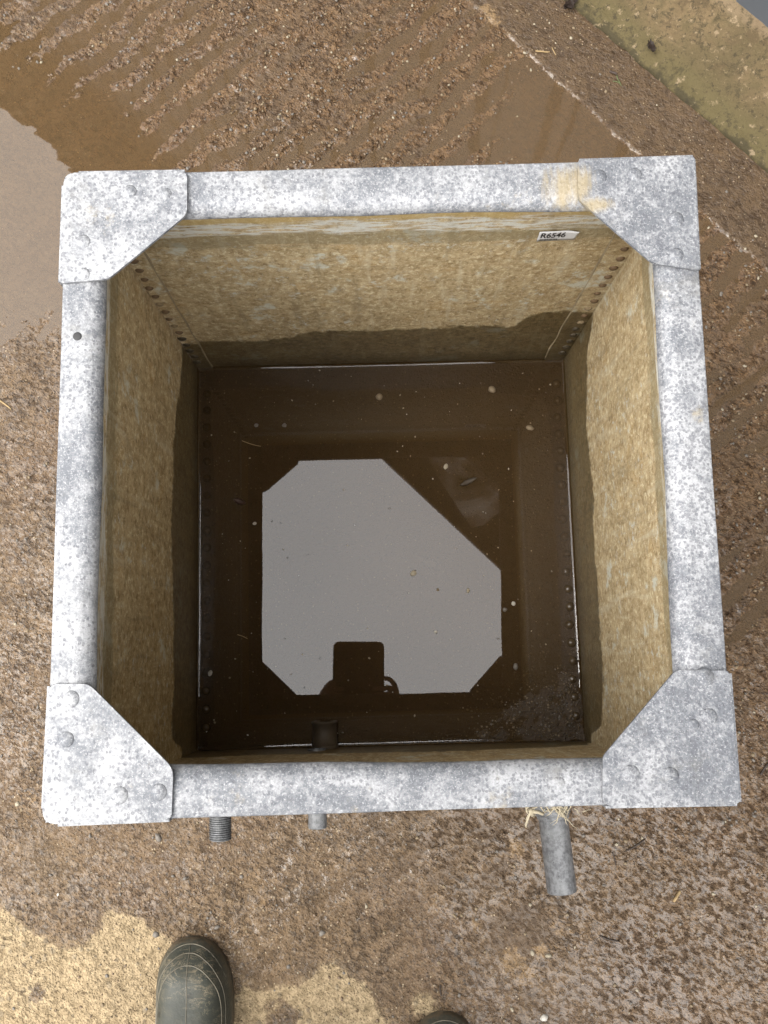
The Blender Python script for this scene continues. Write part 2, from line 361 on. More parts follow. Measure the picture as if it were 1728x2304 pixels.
def mat_kerb():
    t = NT('mossy_concrete'); P = t.P(); p = t.sxyz(P)
    s = t.math('MULTIPLY', t.math('ADD', p[0], p[1]), .70711)
    big = t.noise(6, 4, .6); mid = t.noise(26, 5, .68); f = t.noise(140, 5, .7); v = t.voro(120); r = t.sxyz(v['Color'])
    col = t.mix(t.step(mid, .35, .65), (.125,.098,.052), (.29,.225,.125))
    col = t.mix(t.step(f, .55, .68, 0, .6), col, (.34,.27,.155))
    moss = t.step(t.math('ADD', mid, t.math('MULTIPLY', big, .9)), .82, 1.05)
    col = t.mix(t.math('MULTIPLY', moss, .85), col, (.115,.098,.048))
    low = t.math('ADD', s, t.math('MULTIPLY', t.math('SUBTRACT', mid, .5), .07))
    col = t.mix(t.step(low, .965, .925, 0, .8), col, (.135,.120,.055))
    col = t.mix(t.step(low, .912, .902, 0, .7), col, (.045,.042,.024))
    col = t.mix(t.step(low, 1.035, 1.055, 0, .5), col, (.36,.29,.19))
    pt = t.noise(42, 6, .8, vec=t.vscale(P, (1,1,1), (3,3,9)), dist=.4)
    col = t.mix(t.step(pt, .53, .63, 0, .7), col, (.060,.056,.030))
    col = t.mix(t.step(t.noise(95, 5, .75, vec=t.vscale(P, (1,1,1), (6,1,9))), .56, .64, 0, .75), col, (.045,.042,.026))
    col = t.mix(t.step(t.noise(70, 4, .7, vec=t.vscale(P, (1,1,1), (1,8,9))), .58, .68, 0, .6), col, (.42,.35,.23))
    col = t.mix(t.step(f, .42, .33, 0, .7), col, (.08,.065,.035))
    col = t.mix(1.0, col, (1.06,.96,.92), 'MULTIPLY')
    return t.done(t.bsdf(Base_Color=col, Specular_IOR_Level=.2, Roughness=.82, Normal=t.bump(t.math('ADD', f, t.math('MULTIPLY', mid, .6)), .003, .9)))
KERB = mat_kerb()

def mat_boot():
    t = NT('muddy_green_rubber'); P = t.P()
    f = t.noise(38, 5, .65); g = t.noise(160, 4, .7)
    sc = t.noise(26, 5, .75, vec=t.vscale(P, (1,2.2,1), (1,4,2)), dist=1.2)
    col = t.mix(f, (.040,.045,.036), (.085,.090,.072))
    film = t.noise(9, 5, .7, vec=t.vscale(P, (1,1,1), (5,1,8)), dist=.5)
    col = t.mix(t.step(film, .48, .66, 0, .35), col, (.17,.15,.105))
    mud = t.step(t.math('ABSOLUTE', t.math('SUBTRACT', sc, .5)), .022, .003)
    mud = t.math('MULTIPLY', mud, t.step(t.noise(17, 3, .6), .44, .60))
    col = t.mix(t.math('MULTIPLY', mud, .6), col, (.42,.345,.225))
    sc2 = t.noise(60, 5, .75, vec=t.vscale(P, (.5,1.5,1), (4,4,2)), dist=.6)
    col = t.mix(t.math('MULTIPLY', t.step(sc2, .60, .70, 0, .5), t.step(film, .40, .56)), col, (.38,.31,.20))
    col = t.mix(t.step(t.noise(24, 3, .5, vec=t.vscale(P, (1,1,1), (7,7,2))), .64, .68, 0, .75), col, (.028,.028,.021))
    low = t.step(t.sxyz(P)[2], .034, .012, 0, .75)
    col = t.mix(t.math('MULTIPLY', low, t.step(g, .35, .6)), col, (.19,.135,.08))
    return t.done(t.bsdf(Base_Color=col, Specular_IOR_Level=.3, Roughness=t.math('MULTIPLY_ADD', f, .3, .36), Normal=t.bump(t.math('ADD', f, t.math('MULTIPLY', g, .4)), .0012)))
BOOT = mat_boot()
RIBM = simple('muddy_boot_ridge', (.17,.15,.105), .6, var=.75, sc=70)
PIPE = None
def mat_pipe():
    t = NT('weathered_pipe_zinc'); f = t.noise(190, 4, .7); m = t.noise(40, 4, .6)
    col = t.mix(t.step(f, .36, .64), (.11,.113,.118), (.25,.256,.265)); col = t.mix(t.step(m, .4, .7, 0, .5), col, (.31,.32,.32))
    col = t.mix(t.step(t.noise(500, 2, .5), .68, .74), col, (.04,.04,.04))
    return t.done(t.bsdf(Base_Color=col, Roughness=.5, Metallic=.35, Normal=t.bump(f, .0005)))
PIPE = mat_pipe()
RUST = simple('dark_wet_iron', (.085,.060,.034), .65, .2, .6, 90, .001)
HEMP = simple('hemp_fibre', (.62,.54,.38), .9, 0, .25, 200)
PAPER = simple('white_sticker_paper', (1,1,1), .45, 0, .04, 40, .0001)
INK = simple('black_ink', (.012,.012,.014), .5, 0, .2, 300, .0)
STRAW = simple('pale_straw', (.42,.29,.13), .7, 0, .3, 120)
TWIG = simple('dark_twig', (.045,.028,.016), .7, 0, .4, 150)
GREEN = simple('green_grass', (.10,.13,.035), .6, 0, .3, 100)
LEAFM = simple('dead_leaf', (.055,.032,.020), .6, 0, .5, 120, .001)
PEBP = simple('pale_pebble', (.44,.38,.27), .7, 0, .3, 200, .0006)
PEBT = simple('tan_pebble', (.27,.20,.115), .7, 0, .35, 200, .0006)
PEBG = simple('grey_pebble', (.20,.175,.145), .6, 0, .35, 200, .0006)
PEBW = simple('white_chip', (.66,.62,.54), .6, 0, .15, 200, .0004)
CLAD = simple('grey_metal_cladding', (.13,.145,.165), .5, .1, .1, 8, .0002)
ROOFM = simple('roof_sheet_underside', (.10,.09,.075), .7, 0, .3, 6)
TIMBER = simple('dark_eaves_timber', (.035,.026,.018), .8, 0, .3, 14)
def mat_rooflight():
    t = NT('grimy_translucent_sheet'); f = t.noise(3.0, 5, .7, vec=t.vscale(t.P(), (1,1,1)), dist=.8); g = t.noise(9, 4, .6)
    tl = t.n('ShaderNodeBsdfTranslucent'); t.put(tl.inputs[0], t.mix(t.step(f, .40, .60), (.20,.17,.13), (.55,.53,.50)))
    df = t.n('ShaderNodeBsdfDiffuse'); t.put(df.inputs[0], t.mix(g, (.10,.09,.07), (.2,.19,.17)))
    m = t.n('ShaderNodeMixShader'); m.inputs[0].default_value = .2
    t.t.links.new(tl.outputs[0], m.inputs[1]); t.t.links.new(df.outputs[0], m.inputs[2]); return t.done(m.outputs[0])
RLIGHT = mat_rooflight()
SKIN = simple('skin', (.52,.32,.23), .5, 0, .12, 60, .0003)
HAIR = simple('brown_hair', (.05,.032,.02), .6, 0, .4, 200, .002)
JACKET = simple('dark_work_jacket', (.028,.032,.038), .85, 0, .3, 120, .001)
TROUS = simple('dark_work_trousers', (.035,.035,.04), .85, 0, .3, 160, .001)
SLATE = simple('black_tablet_case', (.012,.012,.013), .45, 0, .2, 100, .0001)
GLASS = simple('dark_screen_glass', (.01,.01,.012), .08, 0, .1, 10, .0)

# ------------------------------------------------------------------ ground sheet
def axis(lo, a, b, hi, fine, coarse):
    l = np.arange(lo, a, coarse); m = np.arange(a, b, fine); r = np.arange(b, hi+coarse*.5, coarse)
    return np.concatenate([l, m, r])
gx = axis(-1.5, -.70, .74, 1.6, .0034, .012); gy = axis(-1.6, -.78, 1.02, 1.7, .0034, .012)
GX, GY = np.meshgrid(gx, gy)
def idw(pts, X, Y, pw=2.6):
    num = 0; den = 0
    for px, py, v in pts:
        q = at(px, py, 0); d = ((X-q.x)**2 + (Y-q.y)**2 + .0025)**(-pw/2); num = num + d*v; den = den + d
    return num/den
O = idw([(60,60,1.6),(150,200,-.2),(250,290,-2.6),(60,330,-6.5),(20,260,-6),(60,450,-8),(120,420,-7),(60,560,-5),(60,640,-1),(60,720,1.5),(60,900,3),(60,1300,4),(100,1700,5),(100,2000,6),(400,1950,5),
  (700,1950,4.2),(700,2250,6),(1000,2250,5.2),(1000,1950,2.2),(1350,2150,3),(1480,1990,1.8),(1560,1930,-.3),(1578,1990,.1),(1530,1880,.9),(1700,2150,-.6),(1690,1900,2.6),(1640,1850,2.0),(1650,1700,2.0),
  (1690,1450,.7),(1700,1200,.7),(1650,950,.9),(1600,720,.2),(600,100,1.7),(800,250,1.6),(450,330,.2),(360,200,1.0),(1000,80,1.1),(1050,230,.2),(1250,310,-3.2),(850,350,1.1),
  (600,320,1.3),(1150,330,-1.6),(950,300,.8),(300,90,1.4),(1150,1950,2.4),(1085,2005,1.3),(1090,1960,1.6),(900,1900,1.6),(700,60,1.4)], GX, GY)
joint = [at(*q, 0) for q in ((1050,0),(1150,85),(1220,155),(1294,220),(1379,300),(1442,354),(1562,464),(1635,526),(1676,562))]
JP = [(joint[0].x-1.5, joint[0].y+1.52)] + [(j.x, j.y) for j in joint] + [(joint[-1].x+1.5, joint[-1].y-1.52), (4, 4)]
wob = fbm(GX, GY, 30, 3, 5)*.0045 + fbm(GX, GY, 120, 2, 9)*.0022
sdj = sdpoly(GX, GY, JP) + wob
strip = sst(-.001, .002, sdj)
th = rad(41); q = -GX*math.sin(th) + GY*math.cos(th); u_ = GX*math.cos(th) + GY*math.sin(th)
ph = 2*np.pi*q/.046 + 3.4*fbm(GX, GY, 5, 3, 21) + 1.7*fbm(GX, GY, 24, 3, 22)
rg_ = np.sin(ph); rg_ = np.sign(rg_)*np.abs(rg_)**.8
amp = idw([(60,60,1.7),(300,150,1.7),(700,150,1.9),(1000,150,1.6),(500,250,1.7),(850,280,1.8),(1250,300,.8),(300,320,1.0),(60,450,.3),(60,600,.2),(60,900,.2),(60,1400,.3),(100,2000,.2),(500,1950,.4),(750,1950,1.0),(800,2200,.3),(1050,1900,1.6),
  (1350,1950,.5),(1600,2000,.35),(1480,1990,.3),(1560,1930,.3),(1700,2150,.4),(1640,1850,.6),(1680,1500,1.5),(1680,1200,1.5),(1640,900,1.5),(1500,2200,.6),(1150,2200,.5)], GX, GY)*(.55+.9*np.clip(fbm(GX, GY, 7, 3, 31)+.4, 0, 1.2))
h = O + amp*rg_*(.75+.5*fbm(u_/3, q, 30, 3, 41)) + 1.9*fbm(GX, GY, 3.5, 3, 51)
gritmask = sst(-.6, 1.2, amp*rg_*.6 + O*.35 + fbm(GX, GY, 9, 3, 61))
rid = 1 - np.abs(fbm(GX, GY, 48, 3, 71, .6))*2
gA = idw([(60,60,.9),(300,150,1),(700,150,1),(1000,150,1),(60,600,.35),(60,900,.3),(60,1400,.3),(100,2000,.3),(500,1950,.3),(750,1950,.35),(800,2200,.25),(1050,1900,.45),(1350,1950,.5),(1600,2000,.5),(1680,1700,.7),(1680,1200,.9),(1640,900,1),(1200,2200,.3)], GX, GY, 3)
clump = sst(-.25, .35, fbm(GX, GY, 17, 3, 83))
h = h + gA*(.25+.75*gritmask)*(.45+.75*clump)*(2.9*fbm(GX, GY, 62, 3, 81, .7) + 2.7*fbm(GX, GY, 125, 2, 91, .7) + .9*(rid-.6)) + .5*fbm(GX, GY, 20, 3, 95)
hs = 3.4 + .9*fbm(GX, GY, 5, 3, 101) + .5*fbm(GX, GY, 40, 3, 111) + .45*fbm(GX, GY, 120, 2, 113)*sst(-.1,.4,fbm(GX,GY,8,2,115))
h = h*(1-strip) + hs*strip
jline = np.exp(-(sdj/.0022)**2)*sst(-.25, .1, fbm(GX, GY, 26, 3, 121)+.12)
h = h + 1.3*jline
# hollow with the brown stain near the overflow pipe
c0 = at(1172, 2095, 0); dd = np.hypot((GX-c0.x)/1.25, GY-c0.y) + .008*fbm(GX, GY, 30, 3, 131)
h = h - .3*sst(.046, .036, dd) + .8*np.exp(-((dd-.052)/.010)**2)
edge = np.minimum(np.minimum(GX-gx[0], gx[-1]-GX), np.minimum(GY-gy[0], gy[-1]-GY)); fade = sst(0, .12, edge)
GZ = (h*fade + 1.5*(1-fade))/1000
dryp = [at(*q, 0) for q in ((-700,2060),(-60,2035),(0,2032),(35,2062),(68,2093),(110,2125),(156,2135),(208,2109),(245,2046),(312,2062),(375,2109),(430,2170),(470,2190),(542,2203),(599,2229),(640,2222),(677,2213),(715,2180),(750,2156),(781,2182),(812,2213),(850,2250),(872,2300),(800,2420),(600,2700),(-800,2900))]
sdd = sdpoly(GX, GY, [(p.x, p.y) for p in dryp])
sdd = sdd + .010*fbm(GX, GY, 22, 4, 141) + .004*fbm(GX, GY, 90, 3, 142)
for px, py, r in ((955,2262,.016),(30,2250,.05)):
    c = at(px, py, 0); sdd = np.maximum(sdd, r - np.hypot(GX-c.x, GY-c.y) + .012*fbm(GX, GY, 40, 3, 143))
for px, py, r in ((640,2290,.022),(520,2215,.018),(85,2235,.012),(610,2262,.006)):
    c = at(px, py, 0); sdd = np.minimum(sdd, np.hypot(GX-c.x, GY-c.y) - r + .010*fbm(GX, GY, 45, 3, 144))
tan = np.zeros_like(GX)
for px, py, r, a in ((1155,1905,.022,.75),(1120,1985,.03,.45),(1245,2090,.014,.8),(1150,2165,.026,.95),(1215,2140,.016,.95),(1180,2190,.022,.8),(1070,2080,.016,.7),(1000,2030,.05,.4),(1165,2030,.02,.5),
   (90,1800,.03,.5),(40,1080,.03,.4),(300,90,.12,.42),(500,220,.10,.4),(760,330,.08,.35),(1360,225,.0,.0),(1110,45,.02,.9),(1090,20,.014,.8),(1140,75,.012,.7),(220,100,.06,.5),(330,1000,.0,0),(1290,2140,.10,.35),(620,2000,.06,.35)):
    if r: c = at(px, py, 0); tan = np.maximum(tan, a*np.exp(-(np.hypot(GX-c.x, GY-c.y)/r)**2))
wet = np.clip(idw([(60,60,.7),(300,250,.8),(700,200,.8),(1000,200,.7),(1300,250,.6),(60,600,.8),(60,900,.4),(60,1500,.3),(150,2000,.1),(500,1950,.15),(750,1900,.5),(800,2100,.3),(900,2250,.15),(1050,1950,.8),(1250,2200,.5),(1500,2000,1.1),(1500,2250,.8),(1690,1900,1.1),(1690,1500,1.1),(1690,1000,1)], GX, GY, 3), 0, 1)
trough = sst(.35, -.75, rg_ + .5*fbm(GX, GY, 35, 3, 161))*np.clip(amp-.5, 0, 1)
smooth = np.maximum(np.maximum(strip, .85*trough), .8*sst(.048, .034, dd))
brown = np.clip(idw([(60,60,.7),(300,250,1),(700,200,1),(1000,200,1),(1300,250,1),(60,450,.7),(60,900,.2),(60,1500,.15),(150,2000,.1),(500,1950,.15),(800,2000,.2),(900,2250,.1),(1200,2000,.3),(1500,2150,.35),(1690,1900,.55),(1690,1500,.9),(1690,1000,1)], GX, GY, 3.2), 0, 1)
ground = grid_obj('ground', GX, GY, GZ, GROUND, dict(brown=brown, wet=wet, dry=np.clip(sdd*100, -4, 4), smooth=smooth, joint=jline, tan=tan, grit=gritmask))
# the same sheet carried on to the horizon
bm = bmesh.new(); bm.from_mesh(ground.data)
x0, x1, y0, y1 = gx[0], gx[-1], gy[0], gy[-1]; B = 300; zz = .0015
cs = [bm.verts.new(c) for c in ((x0,y0,zz),(x1,y0,zz),(x1,y1,zz),(x0,y1,zz),(-B,-B,zz),(B,-B,zz),(B,B,zz),(-B,B,zz))]
for a, b in ((0,1),(1,2),(2,3),(3,0)): bm.faces.new((cs[a], cs[a+4], cs[b+4], cs[b]))
for l in ('dry',):
    lay = bm.verts.layers.float.get(l)
    for c in cs: c[lay] = -4
bm.to_mesh(ground.data); bm.free()
tag(ground, kind='structure')
def ground_z(x, y):
    i = min(max(np.searchsorted(gx, x), 1), len(gx)-1); j = min(max(np.searchsorted(gy, y), 1), len(gy)-1)
    return float(GZ[j, i])

# puddle film: one level sheet that the gritty ridges break through
px_ = np.arange(-1.45, 1.5, .05); py_ = np.arange(-1.5, 1.6, .05); PX, PY = np.meshgrid(px_, py_)
keepf = ((PX+PY)[:-1,:-1] < 1.16)
pud = grid_obj('puddle_water', PX, PY, np.zeros_like(PX), PUDDLE, keep=keepf); tag(pud, kind='structure')

# gravel
def blob_mesh(r, seed, squash=.65, sub=1, jit=.25):
    bm = bmesh.new(); bmesh.ops.create_icosphere(bm, subdivisions=sub, radius=r); rr = random.Random(seed)
    ax = Vector((rr.uniform(.75,1.25), rr.uniform(.6,1), squash))
    for v in bm.verts:
        k = 1 + rr.uniform(-jit, jit); v.co = Vector((v.co.x*ax.x*k, v.co.y*ax.y*k, v.co.z*ax.z*k))
    return bm
def gravel():
    protos = []
    for k in range(8):
        b = blob_mesh(1, 50+k, .6, 1, .22); b.verts.ensure_lookup_table()
        protos.append((np.array([v.co[:] for v in b.verts]), np.array([[v.index for v in f.verts] for f in b.faces]))); b.free()
    V = []; F = []; mi = []; n = 0; cnt = 0
    while cnt < 7000:
        x = random.uniform(-.72, .78); y = random.uniform(-.80, 1.05)
        if x+y > 1.24 or (-.29 < x < .29 and -.29 < y < .29): continue
        i = np.searchsorted(gx, x); j = np.searchsorted(gy, y)
        if random.random() > (.10+.90*float(gritmask[j, i]))*(1-.75*float(smooth[j, i]))*float(gA[j, i])**1.6: continue
        p, f = protos[cnt % 8]; r = .0009 + .0026*random.random()**2.4
        a = random.uniform(0, 6.28); c, s = math.cos(a), math.sin(a)
        q = p*r; q = np.stack([q[:,0]*c-q[:,1]*s + x, q[:,0]*s+q[:,1]*c + y, q[:,2] + float(GZ[j, i]) + r*.15], 1)
        V.append(q); F.append(f+n); n += len(p); mi += [random.choice((0,0,0,0,0,0,1,1,1,2,2,2,2,3))]*len(f); cnt += 1
    V = np.concatenate(V); F = np.concatenate(F)
    me = bpy.data.meshes.new('gravel'); me.from_pydata(V.tolist(), [], F.tolist())
    for m in (simple('wet_brown_grit', (.20,.135,.08), .25, 0, .5, 300), PEBT, PEBG, PEBP): me.materials.append(m)
    me.polygons.foreach_set('material_index', np.array(mi, np.int32)); me.polygons.foreach_set('use_smooth', np.ones(len(F), bool))
    o = mesh_obj('gravel', me); tag(o, kind='stuff', label='fine loose grit scattered over the wet concrete yard', cat='gravel')
gravel()

# ------------------------------------------------------------------ kerb and building
NV = Vector((1,1,0)).normalized(); TV = Vector((1,-1,0)).normalized()
def st(s, t, z): p = NV*s + TV*t; return Vector((p.x, p.y, z))
tt = np.concatenate([np.arange(-9, -1.0, .1), np.arange(-1.0, 1.0, .005), np.arange(1.0, 9.01, .1)])
ss = np.array([0, .001, .003, .006, .010, .014, .02, .028, .036, .046, .058, .07, .085, .10, .115, .13, .145, .158, .170, .20])
sz = np.array([-.02, .004, .009, .011, .0115, .014, .017, .020, .022, .025, .028, .031, .034, .038, .042, .046, .05, .053, .054, .056])
TT, SS = np.meshgrid(tt, ss); ZZ = np.repeat(sz[:,None], len(tt), 1)
wv = .007*fbm(TT, TT*0, 6, 3, 201) + .0035*fbm(TT, TT*0, 40, 3, 203)
s_all = .9012 + SS + wv*np.exp(-SS/.05)
KX = NV.x*s_all + TV.x*TT; KY = NV.y*s_all + TV.y*TT
ZZ = ZZ + np.where(SS > .002, .003*fbm(KX, KY, 14, 4, 205) + .0012*fbm(KX, KY, 70, 3, 207), 0)
crack = np.exp(-((SS-.022-.010*fbm(TT, TT*0, 18, 3, 209))/.0032)**2)*sst(-.3, .1, fbm(TT, TT*0, 9, 2, 211))
ZZ = ZZ - .006*crack
kerb = grid_obj('kerb', KX, KY, ZZ, KERB); tag(kerb, kind='structure')

bld = empty('farm_building', st(1.07, 0, 0)); tag(bld, 'grey metal clad building rising behind the mossy concrete kerb', 'building')
v = []; f = []; s_w = 1.066; k = 0
t_ = -9.0; prof = []
while t_ < 9:
    prof += [(t_, 0), (t_+.12, 0), (t_+.14, .02), (t_+.18, .02)]; t_ += .20
for t0, d in prof: v += [st(s_w+d, t0, .03), st(s_w+d, t0, 4.02)]
for i in range(len(prof)-1): f.append((2*i, 2*i+2, 2*i+3, 2*i+1))
o = from_py('metal_wall', v, f, CLAD, bld); sd = o.modifiers.new('thick', 'SOLIDIFY'); sd.thickness = .004; sd.offset = 0
RE = .693; RZ = 4.0; SL = math.tan(rad(12))
def rz(s): return RZ + .06 + (s-RE)*SL
def sheet(name, polyst, mat, th=.01):
    bm = bmesh.new(); lo = [bm.verts.new(st(s, t, rz(s))) for s, t in polyst]; hi = [bm.verts.new(st(s, t, rz(s)+th)) for s, t in polyst]
    n = len(lo); bm.faces.new(lo); bm.faces.new(hi[::-1])
    for i in range(n): bm.faces.new((lo[i], lo[(i+1) % n], hi[(i+1) % n], hi[i]))
    return from_bm(name, bm, mat, bld)
sheet('roof_sheet', [(RE, -9), (RE, -.52), (7, -.52), (7, -9)], ROOFM)
sheet('roof_sheet', [(RE, .18), (RE, 9), (7, 9), (7, .18)], ROOFM)
sheet('roof_sheet', [(1.35, -.519), (1.35, .179), (7, .179), (7, -.519)], ROOFM)
sheet('rooflight', [(RE+.012, -.519), (RE+.012, .179), (1.349, .179), (1.349, -.519)], RLIGHT, .004)
bm = bmesh.new(); box8(bm, [st(RE-.002, -9, RZ-.02), st(RE+.03, -9, RZ-.02), st(RE+.03, 9, RZ-.02), st(RE-.002, 9, RZ-.02), st(RE-.002, -9, RZ+.056), st(RE+.03, -9, RZ+.056), st(RE+.03, 9, RZ+.056), st(RE-.002, 9, RZ+.056)])
from_bm('fascia_board', bm, TIMBER, bld)
bm = bmesh.new(); pl = [(RE+.032, -.9), (RE+.21, -.9), (RE+.21, -.50), (RE+.15, -.36), (RE+.075, -.06), (RE+.06, .02), (RE+.12, .06), (RE+.30, .08), (RE+.36, .5), (RE+.032, .5)]
lo = [bm.verts.new(st(s, t, RZ+.01)) for s, t in pl]; hi = [bm.verts.new(st(s, t, RZ+.03)) for s, t in pl]
bm.faces.new(lo); bm.faces.new(hi[::-1])
for i in range(len(pl)): bm.faces.new((lo[i], lo[(i+1) % len(pl)], hi[(i+1) % len(pl)], hi[i]))
from_bm('soffit_board', bm, TIMBER, bld)

# ------------------------------------------------------------------ the tank
tank = empty('water_tank', (0, 0, 0)); tag(tank, 'square galvanised steel water tank with riveted corner plates holding shallow brown water', 'water tank')
TH = .0025
def wall(name_pts):
    bm = bmesh.new(); box8(bm, name_pts)
    bmesh.ops.subdivide_edges(bm, edges=bm.edges[:], cuts=1, use_grid_fill=True)
    o = from_bm('wall_panel', bm, INNER, tank); o.data.materials.append(PIPE)
    for p in o.data.polygons:          # the outside keeps its bare zinc
        if p.center.x*p.normal.x + p.center.y*p.normal.y > .05 and abs(p.normal.z) < .5: p.material_index = 1
    return o
zt = TOP-.0045; zb = .002
wl = wall([(-.2905,-.3078,zb),(-.2905,.2925,zb),(-.2930,.2925,zb),(-.2930,-.3078,zb),(-.2945,-.2965,zt),(-.2945,.2950,zt),(-.2970,.2950,zt),(-.2970,-.2965,zt)])
wr = wall([(.2968,-.3078,zb),(.2968,.2940,zb),(.2993,.2940,zb),(.2993,-.3078,zb),(.2950,-.2945,zt),(.2950,.2965,zt),(.2975,.2965,zt),(.2975,-.2945,zt)])
wb = wall([(-.2904,.2926,zb),(.2967,.2941,zb),(.2967,.2966,zb),(-.2904,.2951,zb),(-.2944,.2950,zt),(.2949,.2966,zt),(.2949,.2991,zt),(-.2944,.2975,zt)])
wn = wall([(-.2904,-.3052,zb),(.2967,-.3055,zb),(.2967,-.3080,zb),(-.2904,-.3077,zb),(-.2944,-.2955,zt),(.2949,-.2940,zt),(.2949,-.2965,zt),(-.2944,-.2980,zt)])
# vertical lap strips in the two back corners (the angle that the seam rivets pass through)
def ywall(x, z): a = (z-zb)/(zt-zb); return (.2926*(1-a)+.2950*a) + (x+.29)/.587*.0015
for xa, xb in ((-.2895, -.2672), (.2655, .2955)):
    bm = bmesh.new(); box8(bm, [(xa, ywall(xa,0)-.0022, zb), (xb, ywall(xb,0)-.0022, zb), (xb, ywall(xb,0)+.0004, zb), (xa, ywall(xa,0)+.0004, zb),
                                (xa, ywall(xa,zt)-.0022, zt-.02), (xb, ywall(xb,zt)-.0022, zt-.02), (xb, ywall(xb,zt)+.0004, zt-.02), (xa, ywall(xa,zt)+.0004, zt-.02)])
    from_bm('lap_strip', bm, INNER, tank)
BEAD = simple('seam_bead', (.44,.35,.21), .7, 0, .4, 150, .001)
for xb in (-.2664, .2648):
    bm = bmesh.new(); zs = np.arange(.03, .585, .012)
    tube(bm, [(xb+.0008*math.sin(z*60), ywall(xb, z)-.0006, z) for z in zs], [.0011+.0004*math.sin(z*90) for z in zs], 6)
    from_bm('seam_bead', bm, BEAD, tank, True)
# domed rivet
def rivet_mesh(name, r, hgt, mat):
    bm = bmesh.new(); lathe(bm, (0,0,-.001), (0,0,1), [(0, r*1.08), (.001, r*1.05), (.001+hgt*.25, r*.98), (.001+hgt*.6, r*.80), (.001+hgt*.88, r*.45), (.001+hgt, r*.12)], 20)
    bmesh.ops.recalc_face_normals(bm, faces=bm.faces[:]); me = bpy.data.meshes.new(name); bm.to_mesh(me); bm.free()
    me.materials.append(mat); me.polygons.foreach_set('use_smooth', [True]*len(me.polygons)); return me
TANR = simple('stained_rivet', (.30,.22,.12), .75, 0, .5, 260, .001)
RIV_SEAM = rivet_mesh('seam_rivet', .0050, .0028, TANR); RIV_TOP = rivet_mesh('plate_rivet', .0068, .0022, ZINC)
RUSTR = simple('rusty_rivet', (.18,.11,.052), .7, 0, .5, 200, .001)
RIV_RUST = rivet_mesh('rusty_seam_rivet', .0052, .0030, RUSTR)
RIV_WET = rivet_mesh('wet_seam_rivet', .0060, .0032, simple('wet_rivet', (.07,.052,.028), .5, 0, .5, 260, .001))
RIV_FLOOR = rivet_mesh('floor_rivet', .0066, .0052, simple('wet_floor_rivet', (.085,.058,.030), .22, 0, .5, 240, .0008))
def place_rivet(me, loc, direction, parent, sc=1.0):
    o = bpy.data.objects.new('rivet', me); link(o); o.parent = parent
    o.matrix_parent_inverse = Matrix.Identity(4)
    o.rotation_mode = 'QUATERNION'; o.rotation_quaternion = Vector((0,0,1)).rotation_difference(Vector(direction))
    o.location = loc; o.scale = (sc, sc, sc); return o
for i in range(18):
    z = .0622 + .0272*i
    for x in (-.2842, .2864):
        place_rivet(RIV_WET if z < .19 else RIV_RUST if random.random() < .7 else RIV_SEAM, (x+random.uniform(-.0012,.0012), ywall(x, z)-.0022, z), (0,-1,0), wb, random.uniform(.88,1.08))
# floor: silted, a little higher in the near right corner where it breaks the surface
fx = np.linspace(-.2905, .2968, 148); fy = np.linspace(-.3055, .2936, 150); FX, FY = np.meshgrid(fx, fy)
up = sst(.20, .34, (FX*.62 - FY*.78) + .05*fbm(FX, FY, 9, 3, 301))*sst(.0, .14, FX)
FZ = .011 + .0016*fbm(FX, FY, 9, 4, 303) + .0142*up + up*(.0030*fbm(FX, FY, 45, 3, 305) + .0014*fbm(FX, FY, 110, 2, 307))
FZ = FZ + .0035*sst(.20, .29, FX)*sst(.05, -.2, FY)*sst(-.1, .4, fbm(FX, FY, 40, 3, 309))
flo = grid_obj('floor_panel', FX, FY, FZ, MUDFLOOR, parent=tank)
for i in range(20):
    y = .255 - .0275*i
    place_rivet(RIV_FLOOR, (.2845+.0015*math.sin(i*2.1), y, .0165 + .0085*float(sst(.06, -.16, y))), (0,0,1), flo, random.uniform(.9,1.08))
    place_rivet(RIV_FLOOR, (-.2765, y-.004, .0195 if y > -.2 else .0225), (0,0,1), flo, random.uniform(.85,1.0))

# coarse silt heaped in the near right corner
V = []; F = []; n = 0; rs = random.Random(9); mi = []
pb = blob_mesh(1, 61, .6, 1, .22); pb.verts.ensure_lookup_table(); PV = np.array([v.co[:] for v in pb.verts]); PF = np.array([[v.index for v in f.verts] for f in pb.faces]); pb.free()
while n < 1700*len(PV):
    x = rs.uniform(.0, .29); y = rs.uniform(-.298, -.10); k_ = float(up[min(149, int((y+.3055)/.5991*149)), min(147, int((x+.2905)/.5873*147))])
    if rs.random() > k_**1.5*.9: continue
    rr_ = .0006 + .0017*rs.random()**2.5; a_ = rs.uniform(0, 6.28); c_, s_2 = math.cos(a_), math.sin(a_); z_ = float(FZ[min(149, int((y+.3055)/.5991*149)), min(147, int((x+.2905)/.5873*147))])
    q_ = PV*rr_; V.append(np.stack([q_[:,0]*c_-q_[:,1]*s_2+x, q_[:,0]*s_2+q_[:,1]*c_+y, q_[:,2]+z_+rr_*.25], 1)); F.append(PF+n); n += len(PV); mi += [rs.choice((0,0,0,0,0,1,2))]*len(PF)
me = bpy.data.meshes.new('silt'); me.from_pydata(np.concatenate(V).tolist(), [], np.concatenate(F).tolist())
for m_ in (simple('wet_silt_grain', (.14,.095,.05), .2, 0, .5, 300), PEBT, PEBG): me.materials.append(m_)
me.polygons.foreach_set('material_index', np.array(mi, np.int32)); me.polygons.foreach_set('use_smooth', np.ones(len(me.polygons), bool))
tag(mesh_obj('silt', me), 'gritty brown silt heaped in the near right corner of the tank floor', 'silt', kind='stuff')

